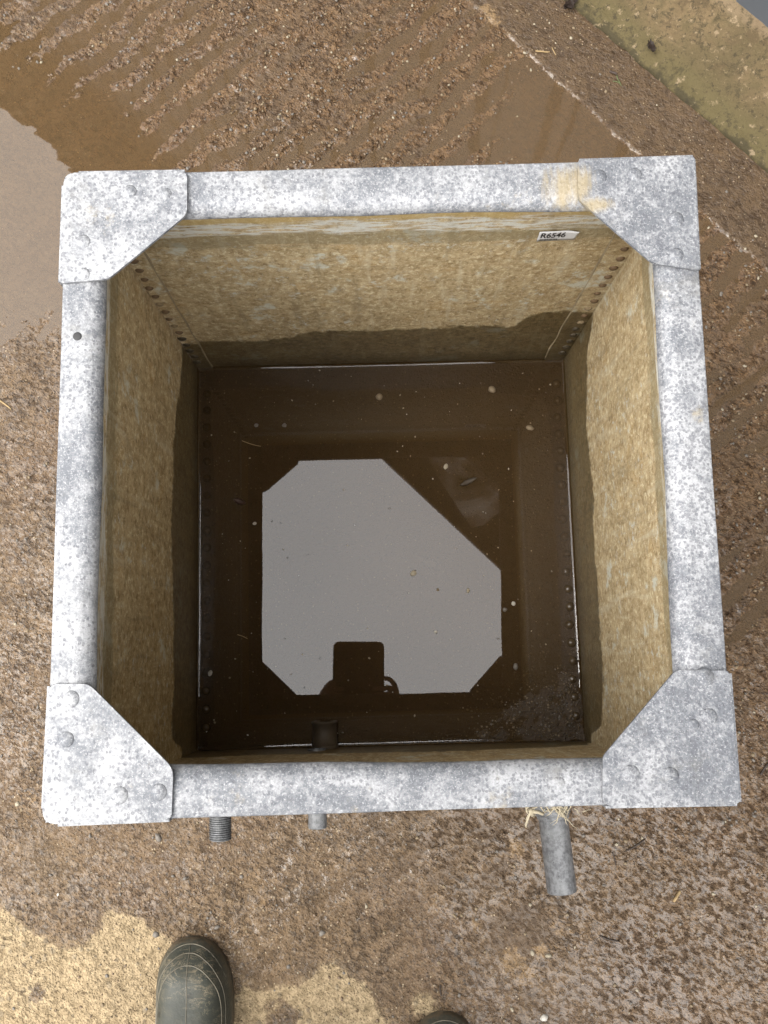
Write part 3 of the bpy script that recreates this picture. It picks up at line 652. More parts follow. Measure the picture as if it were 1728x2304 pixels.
# rim rails: folded angle with a rounded inner lip
OUT = [Vector(p) for p in ((-.2985,.2979),(.3015,.3011),(.2972,-.2968),(-.3029,-.2992))]
LIP = [Vector(p) for p in ((-.2621,.2578),(.2624,.2561),(.2521,-.2591),(-.2642,-.2544))]
def rail(i):
    a, b = OUT[i], OUT[(i+1) % 4]; c, d = LIP[i], LIP[(i+1) % 4]
    prof = [(.000,-.042),(.000,-.0015),(.010,-.0003),(.03,.0),(.25,.0001),(.5,-.0001),(.62,-.0003),(.74,-.0012),(.84,-.0030),(.92,-.0056),(.97,-.0088),(1.0,-.0128),(.985,-.0150),(.93,-.0148),(.90,-.0100),(.80,-.0060),(.06,-.0044),(.05,-.042)]
    n = 60; v = []; f = []; rr = random.Random(i)
    for k in range(n+1):
        u = k/n; o = a.lerp(b, u); p = c.lerp(d, u)
        wob = .0007*math.sin(u*7+i)+.0005*math.sin(u*17+2*i) + rr.uniform(-.00015,.00015)
        for j, (w, z) in enumerate(prof):
            q = o.lerp(p, w + (wob/.04 if 6 < j < 15 else -.25*wob/.04 if j < 3 else 0)); v.append((q.x, q.y, TOP+z+(.0003*math.sin(u*11+j*.6+i) if 1 < j < 9 else 0)))
    m = len(prof)
    for k in range(n):
        for j in range(m): f.append((k*m+j, k*m+(j+1) % m, (k+1)*m+(j+1) % m, (k+1)*m+j))
    f.append(tuple(range(m))[::-1]); f.append(tuple(n*m+j for j in range(m)))
    return from_py('rim_rail', v, f, ZINC, tank, True)
rails = [rail(i) for i in range(4)]
def rounded(poly, radii, n=5):
    out = []; N = len(poly)
    for i, p in enumerate(poly):
        p = Vector(p); r = radii[i]
        if r <= 0: out.append(p); continue
        a = (Vector(poly[i-1])-p).normalized(); b = (Vector(poly[(i+1) % N])-p).normalized()
        for k in range(n+1):
            u = k/n; out.append((p+a*r)*(1-u)**2 + p*2*u*(1-u) + (p+b*r)*u*u)
    return out
plates = {}
def plate(key, poly, radii, rivs, skirts):
    bm = bmesh.new(); pr = rounded(poly, radii)
    prism(bm, [(p.x, p.y) for p in pr], TOP+.0006, TOP+.0038, .0010, 3)
    for (ax, ay), (bx, by), (nx, ny) in skirts:
        A = Vector((ax, ay, 0)); Bv = Vector((bx, by, 0)); N = Vector((nx, ny, 0))*.0022
        box8(bm, [A+Vector((0,0,TOP-.04)), Bv+Vector((0,0,TOP-.04)), Bv+N+Vector((0,0,TOP-.04)), A+N+Vector((0,0,TOP-.04)), A+Vector((0,0,TOP+.0026)), Bv+Vector((0,0,TOP+.0026)), Bv+N+Vector((0,0,TOP+.0024)), A+N+Vector((0,0,TOP+.0024))])
    o = from_bm('corner_plate', bm, ZINC, tank); plates[key] = o
    for x, y, s in rivs: place_rivet(RIV_TOP, (x, y, TOP+.0037), (0,0,1), o, s)
plate('tl', [(-.2995,.2983),(-.1824,.2974),(-.1822,.2540),(-.2555,.1914),(-.3010,.1880)], [.010,.006,.006,.006,.004],
      [(-.2367,.2779,.95),(-.2028,.2749,.85),(-.2797,.2289,.95),(-.2790,.1965,.9)], [((-.286,.2981),(-.185,.2975),(0,1)), ((-.3005,.190),(-.2996,.286),(-1,0))])
plate('tr', [(.3030,.3014),(.1906,.2998),(.1895,.2600),(.2560,.1950),(.2995,.1868)], [.002,.005,.005,.006,.003],
      [(.2105,.2831,1.0),(.2447,.2841,.95),(.2808,.2382,1.05),(.2788,.2026,1.0)], [((.193,.2999),(.302,.3013),(0,1)), ((.3020,.299),(.2992,.189),(1,0))])
plate('bl', [(-.3045,-.3003),(-.3006,-.1812),(-.2663,-.1819),(-.1916,-.2561),(-.1928,-.2985)], [.012,.005,.006,.008,.004],
      [(-.2815,-.1944,1.05),(-.2850,-.2291,1.0),(-.2380,-.2775,1.1),(-.2041,-.2757,1.05)], [((-.3035,-.287),(-.3010,-.183),(-1,0)), ((-.291,-.3002),(-.195,-.2988),(0,-1))])
plate('br', [(.2990,-.2983),(.2985,-.1845),(.2514,-.1830),(.1826,-.2555),(.1798,-.2972)], [.003,.003,.004,.004,.008],
      [(.2772,-.1895,1.1),(.2778,-.2239,1.05),(.2635,-.2304,.75),(.2061,-.2708,1.1),(.2402,-.2735,1.1)], [((.2988,-.187),(.2989,-.297),(1,0)), ((.297,-.2982),(.183,-.2973),(0,-1))])
place_rivet(RIV_TOP, (.1435,-.2778, TOP-.0004), (0,0,1), rails[2], .85)
HOLE = simple('dark_bolt_hole', (.04,.04,.042), .7)
bm = bmesh.new(); lathe(bm, (-.2844,.1373,TOP-.0006), (0,0,1), [(0,.0042),(.0010,.0041),(.0013,.0030),(.0014,.0012)], 18)
from_bm('dark_hole_disc', bm, HOLE, rails[3], True)  # raised disc, coloured dark to stand in for an open hole
# fine drip threads / small dark marks on the plates are in the zinc material

# pipes on the near side
bm = bmesh.new(); ax = (-.1683, -.296, TOP-.10); pr = [(0,.0098)]
nth = 19
for k in range(nth): s0 = .002+k*.00205; pr += [(s0, .0096), (s0+.0007, .0107), (s0+.0013, .0107), (s0+.0018, .0096)]
pr += [(.0412,.0092),(.0412,.0070),(.020,.0070)]
lathe(bm, ax, (.0,-1,0), pr, 36); from_bm('threaded_inlet', bm, PIPE, tank)
ovz = TOP-.25
a0 = Vector((.1772,-.300,ovz)); a1 = Vector((.1868,-.4316,ovz)); d_ = (a1-a0)
bm = bmesh.new(); L = d_.length; lathe(bm, a0, d_, [(0,.0205),(.044,.0205),(.048,.0195),(.0485,.0182),(.051,.0182),(.0525,.0172),(.053,.0164),(L-.001,.0165),(L,.0158),(L,.0135),(L-.06,.0135)], 40)
ovp = from_bm('overflow_pipe', bm, PIPE, tank); 
for p_ in ovp.data.polygons: p_.use_smooth = abs(p_.normal.dot(d_.normalized())) < .7
bm = bmesh.new(); lathe(bm, (-.1060,-.302,.07), (0,-1,0), [(0,.0135),(.1105,.0135),(.1115,.0128),(.1115,.0105),(.06,.0105)], 32)
from_bm('outlet_stub', bm, PIPE, tank, True)
bm = bmesh.new(); lathe(bm, (-.0955,-.305,.036), (0,1,0), [(0,.020),(.006,.020),(.0062,.0185),(.036,.0185),(.037,.0198),(.0395,.0198),(.040,.0185),(.040,.0135),(.02,.0135)], 28)
from_bm('inner_outlet', bm, RUST, tank, True)
# hemp sealing fibres hanging round the overflow joint
bm = bmesh.new(); rr = random.Random(5)
def strand(p0, p1, bow, r=.0006):
    p0 = Vector(p0); p1 = Vector(p1); b = Vector(bow)
    tube(bm, [p0.lerp(p1, u) + b*(4*u*(1-u)) + Vector((rr.uniform(-1,1), rr.uniform(-1,1), rr.uniform(-1,1)))*.0008 for u in (0,.2,.4,.6,.8,1)], [r, r, r*.9, r*.8, r*.6, r*.3], 5)
for k in range(26):
    q = at(1240+rr.gauss(0, 26), 1812, TOP-.03); e = at(1240+rr.gauss(0, 34), 1822+abs(rr.gauss(0, 17)), TOP-.055)
    strand((q.x, q.y+.004, TOP-.03), e, (rr.gauss(0,.004), -.001, .004), .0003+.0006*rr.random())
for (xa, ya, xb, yb, r) in ((1258,1824,1302,1866,.0006),(1262,1820,1284,1842,.0005),(1292,1818,1310,1830,.0005),(1196,1822,1184,1862,.0013),(1194,1825,1181,1840,.0009),(1190,1822,1204,1828,.0022),(1200,1824,1222,1828,.0018),(1252,1822,1266,1826,.0024),(1278,1816,1276,1842,.0005),(1310,1828,1325,1822,.0005)):
    q = at(xa, ya, TOP-.045); e = at(xb, yb, TOP-.075); strand(q, e, (rr.gauss(0,.003), rr.gauss(0,.002), .003), r)
from_bm('hemp_fibres', bm, HEMP, ovp, True)

# asset tag stuck on the back wall (writing: R6546 over a barcode)
def tagpt(u, v):                        # u 0..1 along, v 0..1 up
    x = .1792 + .0425*u; z0 = .4661 + .0020*u; z1 = .4899 + .0042*u + .0012*math.sin(u*6)
    z = z0 + (z1-z0)*v
    return Vector((x + .0012*v*(u-.3), ywall(x, z) - .0007 - .0042*max(0, u-.8)*5*v*v*.5 - .0008*math.sin(u*5)**2*v, z))
N = 24; v = []; f = []
for j in range(5):
    for i in range(N+1): v.append(tagpt(i/N, j/4))
for j in range(4):
    for i in range(N): f.append((j*(N+1)+i, j*(N+1)+i+1, (j+1)*(N+1)+i+1, (j+1)*(N+1)+i))
tagp = from_py('asset_tag', v, f, PAPER, tank, True); sd = tagp.modifiers.new('thick', 'SOLIDIFY'); sd.thickness = .0002; sd.offset = -1 
def off(p): return Vector((p.x, p.y-.0005, p.z))
cu = bpy.data.curves.new('tmp_text', 'FONT'); cu.body = 'R6546'; cu.offset = .026; cu.resolution_u = 6; cu.size = 1
tmp = link(bpy.data.objects.new('tmp_text', cu)); dg = bpy.context.evaluated_depsgraph_get()
me = bpy.data.meshes.new_from_object(tmp.evaluated_get(dg)); bpy.data.objects.remove(tmp)
xs = [p.co.x for p in me.vertices]; ys = [p.co.y for p in me.vertices]; X0, X1, Y0, Y1 = min(xs), max(xs), min(ys), max(ys)
bm = bmesh.new(); bm.from_mesh(me); bmesh.ops.triangulate(bm, faces=bm.faces[:])
for p in bm.verts: p.co = off(tagpt((.065 + .64*(p.co.x-X0)/(X1-X0)), .34 + .54*(p.co.y-Y0)/(Y1-Y0)))
from_bm('printed_number', bm, INK, tagp)
bm = bmesh.new(); rr = random.Random(2); u = .07
while u < .54:
    w = rr.choice((.006,.006,.012,.018)); 
    bm.faces.new([bm.verts.new(off(tagpt(*q))) for q in ((u,.08),(u+w,.08),(u+w,.26),(u,.26))]); u += w + rr.choice((.006,.010,.016))
from_bm('barcode', bm, INK, tagp)

# tank water with a meniscus curling up the sides
xl, xr, yn, yb_ = -.2903, .2966, -.3049, .2928
offs = np.array([0, .0004, .0008, .0013, .0019, .0026, .0035, .0046, .006, .008]); men = .0036*np.exp(-offs/.0017)
wxs = np.concatenate([xl+offs, np.linspace(xl+.02, xr-.02, 40), (xr-offs)[::-1]]); wys = np.concatenate([yn+offs, np.linspace(yn+.02, yb_-.02, 40), (yb_-offs)[::-1]])
WX, WY = np.meshgrid(wxs, wys)
ed = np.minimum(np.minimum(WX-xl, xr-WX), np.minimum(WY-yn, yb_-WY))
WZZ = WZ + .0036*np.exp(-ed/.0017)*(1+.25*fbm(WX, WY, 12, 2, 401))
water = grid_obj('water', WX, WY, WZZ, TANKWATER); tag(water, kind='structure')

# ------------------------------------------------------------------ loose bits (each a thing)
def put(name, bm, mat, loc, label, cat, group=None, rot=None, smooth=True):
    o = from_bm(name, bm, mat, None, smooth); o.location = loc; o.rotation_euler = (0, 0, rot if rot is not None else random.uniform(0, 6.28))
    return tag(o, label, cat, group)
def wpt(px, py, dz=0.0): p = at(px, py, WZ); return (p.x, p.y, WZ+dz)
bits = [(853,893,.0062,PEBT,'tan pebble under the brown water near the back wall of the tank'),
        (1107,877,.0066,PEBT,'oval tan stone near the right end of the tank back wall'),
        (1192,963,.0062,PEBT,'rough tan stone close to the riveted right side of the tank'),
        (640,957,.0048,PEBG,'grey chip left of centre near the back of the tank water, larger of a pair'),
        (577,957,.0038,PEBG,'small grey chip near the left wall, left one of a pair in the tank water'),
        (1003,1050,.0052,PEBP,'round pale pebble inside the faint roof reflection on the tank water'),
        (930,1290,.0050,PEBP,'cream pebble breaking the bright sky reflection in the tank'),
        (1053,1329,.0040,PEBP,'flat cream chip at the right side of the sky reflection in the tank'),
        (980,1422,.0034,PEBW,'bright white chip near the foot of the sky reflection in the tank'),
        (985,1327,.0030,PEBT,'small brown chip beside the cream chip in the sky reflection'),
        (473,1515,.0056,PEBW,'crumbled whitish flake against the dark left side of the tank water'),
        (573,1178,.0030,PEBW,'white speck floating just left of the sky reflection'),
        (1155,1358,.0042,PEBW,'pale chip stuck at the right edge of the sky reflection'),
        (1136,1372,.0050,PEBG,'grey shell-like flake on the right edge of the sky reflection'),
        (1160,1500,.0060,PEBG,'dull grey stone in the silt at the near right of the tank')]
for px, py, r, m, lab in bits:
    put('pebble', blob_mesh(r*.92, px, .5, 2, .12), m, wpt(px, py, .0008), lab, 'pebble')
rr = random.Random(77)
spk = [(700,872),(725,838),(790,845),(905,887),(955,890),(1075,985),(930,985),(918,1023),(870,1140),(1086,1022),(688,852),(745,905),(815,940),(1010,925),(1040,860),(660,905),(560,1028),(520,1035),(486,1035),
       (600,1300),(668,1300),(706,1370),(1085,1290),(1120,1230),(1065,1205),(1030,1235),(1098,1250),(1160,1350),(1010,1440),(1085,1150),(775,1100),(800,1180),(1150,1130),(880,1225),(1020,1190),(640,1240),(620,1500),(567,1507),(780,1530),(985,1495),(1120,1440),(1190,1240),
       (1150,1060),(1200,1100),(1215,880),(1180,840),(500,880),(480,980),(505,1200),(520,1300),(560,1420),(530,1600),(470,1650),(640,1600),(820,1600),(880,1560),(930,1610),(1040,1590),(1200,1420),(1240,1290),(1235,1010)]
for k_ in range(55): spk.append((rr.uniform(460, 1285), rr.uniform(835, 1660)))
for px, py in spk:
    put('grit_speck', blob_mesh(rr.uniform(.0007,.0019), int(px+py), .5, 1, .2), rr.choice((PEBP,PEBP,PEBT,PEBG,PEBW)), wpt(px+rr.uniform(-6,6), py+rr.uniform(-6,6), .0005), 'tiny grit speck floating on the brown water in the tank', 'grit', 'grit specks on the tank water')
for px, py in ((612,1173),(720,1481),(693,1248),(632,1177),(641,1437),(685,1547)):
    put('dark_speck', blob_mesh(rr.uniform(.0010,.0017), px, .5, 1, .2), TWIG, wpt(px, py, .0005), 'tiny black speck floating on the sky reflection in the tank', 'grit', 'black specks on the sky reflection')
def leaf_bm(L, W, curl=.3, n=8, jag=0.0):
    bm = bmesh.new(); rows = []
    for i in range(n+1):
        u = i/n; w = W*math.sin(math.pi*min(1, u*.96+.02))**.7*(1+.15*math.sin(i*2.7)); row = []
        for s in (-1, -.5, 0, .5, 1): row.append(bm.verts.new((L*(u-.5), w*.5*s, curl*W*(.35*s*s + .4*(2*u-1)**2))))
        rows.append(row)
    for a, b in zip(rows, rows[1:]):
        for k in range(4): bm.faces.new((a[k], a[k+1], b[k+1], b[k]))
    for v_ in bm.verts: v_.co += Vector((rr.uniform(-1,1), rr.uniform(-1,1), rr.uniform(-.4,1)))*jag
    bmesh.ops.solidify(bm, geom=bm.faces[:], thickness=.0004); return bm
put('leaf_scrap', leaf_bm(.020,.010,.5), simple('russet_leaf', (.13,.06,.035), .5, 0, .6, 200, .001), wpt(540,1129,.0015), 'russet curled leaf scrap floating left of the sky reflection', 'leaf', rot=-.35)
put('leaf_scrap', leaf_bm(.030,.008,.2), simple('brown_leaf', (.15,.11,.07), .5, 0, .4, 200, .001), wpt(1053,1084,.0004), 'slim brown leaf lying in the faint roof reflection on the water', 'leaf', rot=.42)
put('leaf_scrap', leaf_bm(.022,.014,.15), simple('pale_leaf', (.26,.22,.17), .5, 0, .3, 200, .001), wpt(968,1267,-.004), 'pale oval leaf sunk under the sky reflection', 'leaf', rot=-.3)
put('leaf_scrap', leaf_bm(.021,.013,.3,jag=.0022), LEAFM, (*at(1465,106,.03)[:2], .031), 'dark shrivelled leaf lying on the mossy concrete kerb', 'leaf', rot=1.9)
put('leaf_scrap', leaf_bm(.030,.015,.3,jag=.003), LEAFM, (*at(1281,14,.01)[:2], .014), 'dark leaf clump caught at the kerb foot at the top of the yard', 'leaf', rot=.6)
def straw(px0, py0, px1, py1, r, mat, label, cat='straw', on=None, name='straw', group=None):
    a = at(px0, py0, 0); b = at(px1, py1, 0); c = (a+b)/2
    z = max(ground_z(c.x, c.y), ground_z(a.x, a.y), ground_z(b.x, b.y), 0)+r*.9 if on is None else on
    bm = bmesh.new(); d = (b-a); nrm = Vector((-d.y, d.x, 0))
    tube(bm, [a.lerp(b, u)-c + nrm*.05*math.sin(u*3.1+px0) + Vector((0,0,.0006*math.sin(u*9+py0))) for u in np.linspace(0, 1, 8)], [r*.8, r, r, r*.95, r, r, r*.9, r*.6], 7)
    o = from_bm(name, bm, mat, None, True); o.location = (c.x, c.y, z); return tag(o, label, cat, group)
straw(1516,2028,1528,2002,.0022,STRAW,'short stout tan straw lying on wet concrete right of the overflow pipe')
straw(-8,890,26,924,.0016,STRAW,'yellow straw at the left edge of the yard beside the tank')
straw(1204,117,1236,122,.0014,STRAW,'pale flat straw on the muddy strip between joint and kerb')
straw(1241,110,1250,127,.0009,STRAW,'small pale straw standing right of the flat one on the muddy strip')
straw(1348,2103,1392,2117,.0014,TWIG,'dark twig lying right of the brown hollow in front of the overflow pipe','twig',name='twig')
straw(1405,1912,1452,1888,.0013,TWIG,'dark broken twig just right of the overflow pipe','twig',name='twig')
straw(1376,1916,1384,1946,.0009,TWIG,'hair-thin dark stalk right of the overflow pipe','twig',name='twig')
straw(1708,1742,1730,1716,.0018,TWIG,'dark twig at the right edge beside the near right corner of the tank','twig',name='twig')
straw(989,2212,993,2238,.0011,TWIG,'small dark twig on damp concrete just above the right boot','twig',name='twig')
straw(549,1001,592,1010,.0006,STRAW,'hair-thin pale straw floating near the back left of the tank water',on=WZ+.0006)
straw(540,1428,562,1438,.0006,STRAW,'short pale straw floating left of the sky reflection',on=WZ+.0006)
straw(1385,172,1398,196,.0009,GREEN,'thin green grass blade on the muddy strip below the kerb','grass blade',name='grass_blade')
straw(1377,186,1396,190,.0008,GREEN,'short green grass blade crossing the longer one on the muddy strip','grass blade',name='grass_blade')
straw(1370,165,1387,172,.0022,LEAFM,'dark rotten stalk beside the green grass blades','stalk',name='rotten_stalk')
def gp(px, py, r, m, lab, name='pebble', cat='pebble'):
    r *= .8; p = at(px, py, 0); put(name, blob_mesh(r, px*3+py, .5, 1, .3), m, (p.x, p.y, ground_z(p.x, p.y)+r*.05), lab, cat)
gp(1223,2289,.0075,PEBW,'white chalky pebble on damp concrete right of the right boot')
gp(1197,2143,.0055,PEBP,'pale chip at the lower rim of the brown hollow')
gp(1233,2149,.0060,PEBP,'larger pale chip right of another on the lower rim of the brown hollow')
gp(1290,66,.0040,PEBT,'small tan pebble on the muddy strip near the top of the yard')
gp(1284,89,.0046,PEBP,'pale tan pebble just below another on the muddy strip')
gp(418,1845+130,.0045,PEBG,'grey pebble on damp concrete above the left boot toe')
gp(490,2084,.0060,PEBG,'bluish grey stone set in the concrete right of the left boot toe')
gp(353,2100,.0065,PEBG,'rounded grey stone left of the left boot toe')
gp(725,2097,.0085,PEBG,'flat grey stone in the damp concrete between the two boots')
gp(1421,1170+620,.0038,PEBT,'tan pebble on the wet concrete below the near right plate')
gp(205,1879,.0050,PEBG,'small flat grey stone just below the near left corner of the tank')
gp(357,1883,.0085,PEBG,'broad brownish grey stone left of the threaded inlet')
gp(430,66,.0045,PEBG,'dark grey stone among the ridges at the top left')
gp(523,33,.0055,PEBG,'dark stone half sunk between ridges at the top of the yard')
gp(42,1808,.0055,PEBP,'pale chip on the concrete left of the near left corner plate')
gp(134,2010,.0040,PEBW,'white chip on damp concrete at the lower left')

# ------------------------------------------------------------------ the person holding the tablet
def skin_mesh(nodes, edges, sub=2):
    me = bpy.data.meshes.new('tmp'); me.from_pydata([n[0] for n in nodes], edges, []); o = link(bpy.data.objects.new('tmp', me))
    m = o.modifiers.new('s', 'SKIN'); m.use_smooth_shade = True
    for i, n in enumerate(nodes):
        sv = me.skin_vertices[0].data[i]; r = n[1]; sv.radius = (r, r) if not hasattr(r, '__len__') else r; sv.use_root = (i == 0)
    s = o.modifiers.new('u', 'SUBSURF'); s.levels = sub; s.render_levels = sub
    dg = bpy.context.evaluated_depsgraph_get(); dg.update(); out = bpy.data.meshes.new_from_object(o.evaluated_get(dg)); bpy.data.objects.remove(o)
    return out
def W(tx, ty, tz): return tuple(CAM + MR @ Vector((tx, ty, tz)))     # tablet frame -> world
CX = -.095
SHr, SHl = (CX+.19,-.70,1.44), (CX-.19,-.70,1.44); ELr, ELl = (.185,-.52,1.24), (-.36,-.52,1.24)
WRr = W(.052,-.222,.012); WRl = W(-.195,-.222,.012)
body_nodes = [((CX,-.83,.99),(.10,.07)),((CX,-.80,1.15),(.09,.065)),((CX,-.75,1.32),(.10,.07)),((CX,-.70,1.45),(.075,.055)),((CX,-.665,1.54),(.058,.06)),((CX,-.63,1.62),(.072,.09)),((CX,-.605,1.70),(.076,.098)),((CX,-.60,1.77),(.055,.07)),
   (SHr,.040),(ELr,.032),(WRr,.027),(SHl,.040),(ELl,.032),(WRl,.027),
   ((CX+.09,-.84,.93),.055),((.045,-.885,.52),.042),((.073,-.912,.10),.036),((CX-.09,-.83,.93),.055),((-.27,-.80,.52),.042),((-.295,-.797,.10),.036)]
body_edges = [(0,1),(1,2),(2,3),(3,4),(4,5),(5,6),(6,7),(3,8),(8,9),(9,10),(3,11),(11,12),(12,13),(0,14),(14,15),(15,16),(0,17),(17,18),(18,19)]
bme = skin_mesh(body_nodes, body_edges, 2)
def hand_nodes(s):                      # s=+1 right hand, -1 left hand; tablet frame, fingers behind the case, thumb over its edge
    ex = .0125 if s > 0 else -.1440
    f = lambda x, y, z: W(ex + s*x, y, z)
    n = [(f(.040,-.222,.012), .024), (f(.034,-.190,.008), (.024,.017)), (f(.024,-.162,.002), (.022,.015))]; e = [(0,1),(1,2)]
    fingers = [(-.128,.0085,[(.020,-.010),(.008,-.022),(-.016,-.026),(-.036,-.020)]), (-.147,.0090,[(.022,-.012),(.008,-.026),(-.020,-.029),(-.043,-.021)]), (-.166,.0088,[(.022,-.012),(.008,-.026),(-.018,-.029),(-.039,-.021)]), (-.184,.0078,[(.024,-.010),(.008,-.023),(-.010,-.026),(-.026,-.019)])]
    for y, r, ch in fingers:
        prev = 2 if y > -.16 else 1
        for k, (x, z) in enumerate(ch):
            n.append((f(x, y - .002*k, z), r*(1.05-.09*k))); e.append((prev, len(n)-1)); prev = len(n)-1
    th = ([(.038,-.152,.010),(.034,-.122,.014),(.020,-.100,.018),(-.004,-.094,.024)] if s > 0 else [(.024,-.160,.006),(.013,-.134,.006),(.002,-.114,.010),(-.012,-.104,.020)])
    prev = 1
    for k, (x, y, z) in enumerate(th):
        n.append((f(x, y, z), (.0098-.0008*k) if s > 0 else (.024,.022,.016,.009)[k])); e.append((prev, len(n)-1)); prev = len(n)-1
    return n, e
bm = bmesh.new(); bm.from_mesh(bme)
for s in (1, -1):
    hm = skin_mesh(*hand_nodes(s), 2); bm.from_mesh(hm)
# face: nose, ears, brows
hc = Vector((CX,-.60,1.70))
def lump(c, r, sc):
    m = Matrix.Translation(c) @ Matrix.Diagonal((*sc, 1)); bmesh.ops.create_icosphere(bm, subdivisions=2, radius=r, matrix=m)
fdir = Vector((0,.86,-.5)).normalized(); fup = Vector((0,.5,.86)).normalized(); fr = Vector((1,0,0))
def fp(x, up_, out_): return hc + fr*x + fup*up_ + fdir*out_
lump(fp(0,-.018,.094), .017, (.8,1.2,1.3)); lump(fp(.078,-.01,-.005), .024, (.4,.8,1.1)); lump(fp(-.078,-.01,-.005), .024, (.4,.8,1.1)); lump(fp(0,-.055,.082), .02, (1.3,.6,.45)); lump(fp(0,-.085,.07), .024, (1,.9,.8))
person = from_bm('person', bm, SKIN, None, True)
tag(person, 'person in muddy dark green rubber boots standing at the near side of the tank', 'person')
for x in (-.03, .03):
    bm = bmesh.new(); bmesh.ops.create_icosphere(bm, subdivisions=2, radius=.012, matrix=Matrix.Translation(fp(x, .012, .082))); from_bm('eye', bm, PEBW, person, True)
bm = bmesh.new()
bmesh.ops.create_icosphere(bm, subdivisions=3, radius=1, matrix=Matrix.Translation(hc+Vector((0,-.022,.028))) @ Euler((-.5,0,0)).to_matrix().to_4x4() @ Matrix.Diagonal((.088,.108,.088,1)))
for vv in bm.verts: vv.co += Vector((math.sin(vv.co.x*300), math.sin(vv.co.y*260), math.sin(vv.co.z*280)))*.0025
from_bm('hair', bm, HAIR, person, True)
SPr = Vector(ELr).lerp(Vector(WRr), .88); SPl = Vector(ELl).lerp(Vector(WRl), .88)
jn = [((CX,-.835,.86),(.20,.155)),((CX,-.83,.95),(.205,.155)),((CX,-.80,1.12),(.195,.15)),((CX,-.75,1.30),(.21,.155)),((CX,-.705,1.42),(.17,.13)),((CX,-.685,1.49),(.085,.085)),(SHr,.098),(ELr,.072),(tuple(SPr),.050),(SHl,.098),(ELl,.072),(tuple(SPl),.050)]
jk = skin_mesh(jn, [(0,1),(1,2),(2,3),(3,4),(4,5),(4,6),(6,7),(7,8),(4,9),(9,10),(10,11)], 2); mesh_obj('jacket', jk, JACKET, person)
tn = [((CX,-.83,1.0),(.165,.125)),((CX,-.835,.92),(.17,.135)),((CX+.09,-.845,.82),.112),((.045,-.885,.52),.082),((.070,-.912,.22),.060),((CX-.09,-.835,.82),.112),((-.27,-.80,.52),.082),((-.295,-.797,.22),.060)]
tk = skin_mesh(tn, [(0,1),(1,2),(2,3),(3,4),(1,5),(5,6),(6,7)], 2); mesh_obj('trousers', tk, TROUS, person)

# rubber boots: foot lofted from the toe back, shaft rising over the heel
def boot(tx, ty, yaw, side):
    """toe tip at (tx, ty); foot points to +y"""
    L = .300; rows = []; nu, nv = 46, 40
    bm = bmesh.new(); ridges = bmesh.new()
    us = [(.5-.5*math.cos(math.pi*min(1, (k/nu)))) for k in range(nu+1)]
    def half(u):                        # half width along the foot
        if u < .30: w = .0535*math.sqrt(max(0, 1-((.30-u)/.30)**2.6))
        else: w = .0535 - .015*sst(.34, .62, u) + .004*sst(.62, .88, u)
        if u > .86: w *= math.sqrt(max(0, 1-((u-.86)/.14)**2.2))
        return float(w)
    def top(u): return .040 + .030*float(sst(0, .16, u)) + .022*float(sst(.16, .45, u)) + .03*float(sst(.42, .62, u))
    def cen(u): return side*(.006*math.sin(math.pi*min(1, u*1.2)))
    rot = Matrix.Rotation(yaw, 3, 'Z')
    def P(u, x, z): return Vector((tx, ty, .0)) + rot @ Vector((cen(u)+x, -L*u, z))
    for u in us:
        w = half(max(u, .0015)); h = top(u)*(.35+.65*math.sqrt(min(1, u/.07))) ; row = []
        for k in range(nv):
            a = math.pi*k/(nv-1); ca, sa = math.cos(a), math.sin(a)
            r = 1.0
            x = w*math.copysign(abs(ca)**.62, ca); z = .004 + (h-.004)*sa**.82
            if z < .024: x *= 1.0 + .0028/max(w, .01)     # thick outsole and foxing band
            elif z < .034: x *= 1.0 + .0012/max(w, .01)
            if abs(ca) < .03: z += .0009                    # centre mould seam
            row.append(bm.verts.new(P(u, x, z)))
        rows.append(row)
    for r0, r1 in zip(rows, rows[1:]):
        for k in range(nv-1): bm.faces.new((r0[k], r0[k+1], r1[k+1], r1[k]))
        bm.faces.new((r0[nv-1], r0[0], r1[0], r1[nv-1]))
    bm.faces.new(rows[0]); bm.faces.new(rows[-1][::-1])
    # shaft
    sp = [(.08,.060,.075,.71),(.12,.058,.066,.74),(.17,.056,.060,.755),(.24,.060,.063,.755),(.31,.064,.067,.75),(.37,.066,.069,.745),(.375,.0675,.0705,.745),(.385,.0675,.0705,.745),(.386,.063,.066,.745),(.30,.058,.061,.75)]
    prev = None
    for z, rx, ry, uc in sp:
        c = P(uc, 0, z); ring = [bm.verts.new(c + rot @ Vector((rx*math.cos(2*math.pi*k/32), ry*math.sin(2*math.pi*k/32), 0))) for k in range(32)]
        if prev:
            for k in range(32): bm.faces.new((prev[k], prev[(k+1) % 32], ring[(k+1) % 32], ring[k]))
        prev = ring
    b = from_bm('boot', bm, BOOT, person, True)
    # raised mould lines running round the toe cap, and the heel-to-toe seam
    def zat(u, x):
        c_ = min(1, abs(x)/max(half(u), 1e-4))**(1/.62); h = top(u)*(.35+.65*math.sqrt(min(1, u/.07)))
        return .004+(h-.004)*math.sqrt(max(0, 1-c_*c_))**.82
    for d, fr_, r, um in ((.016,.985,.0009,.55),(.045,.93,.0008,.5),(.085,.86,.0008,.36)):
        pts = []
        for sgn in (1, -1):
            seq = []
            for k in range(30):
                u0 = .0008 + um*(k/29)**2.2; u = d + u0*(1-d/um*.6); x = sgn*half(u0)*fr_
                seq.append(P(u, x, zat(u, x)+.0002))
            pts = seq[::-1] if sgn == 1 else pts + seq
        tube(ridges, pts, r, 6)
    tube(ridges, [P(u, .0, zat(u, 0)+.0001) for u in np.linspace(.02, .6, 30)], .0006, 6)
    from_bm('mould_ridges', ridges, RIBM, b, True)
    return b
boot(-.2975, -.5750, -.01, 1); boot(.0745, -.690, -.08, -1)

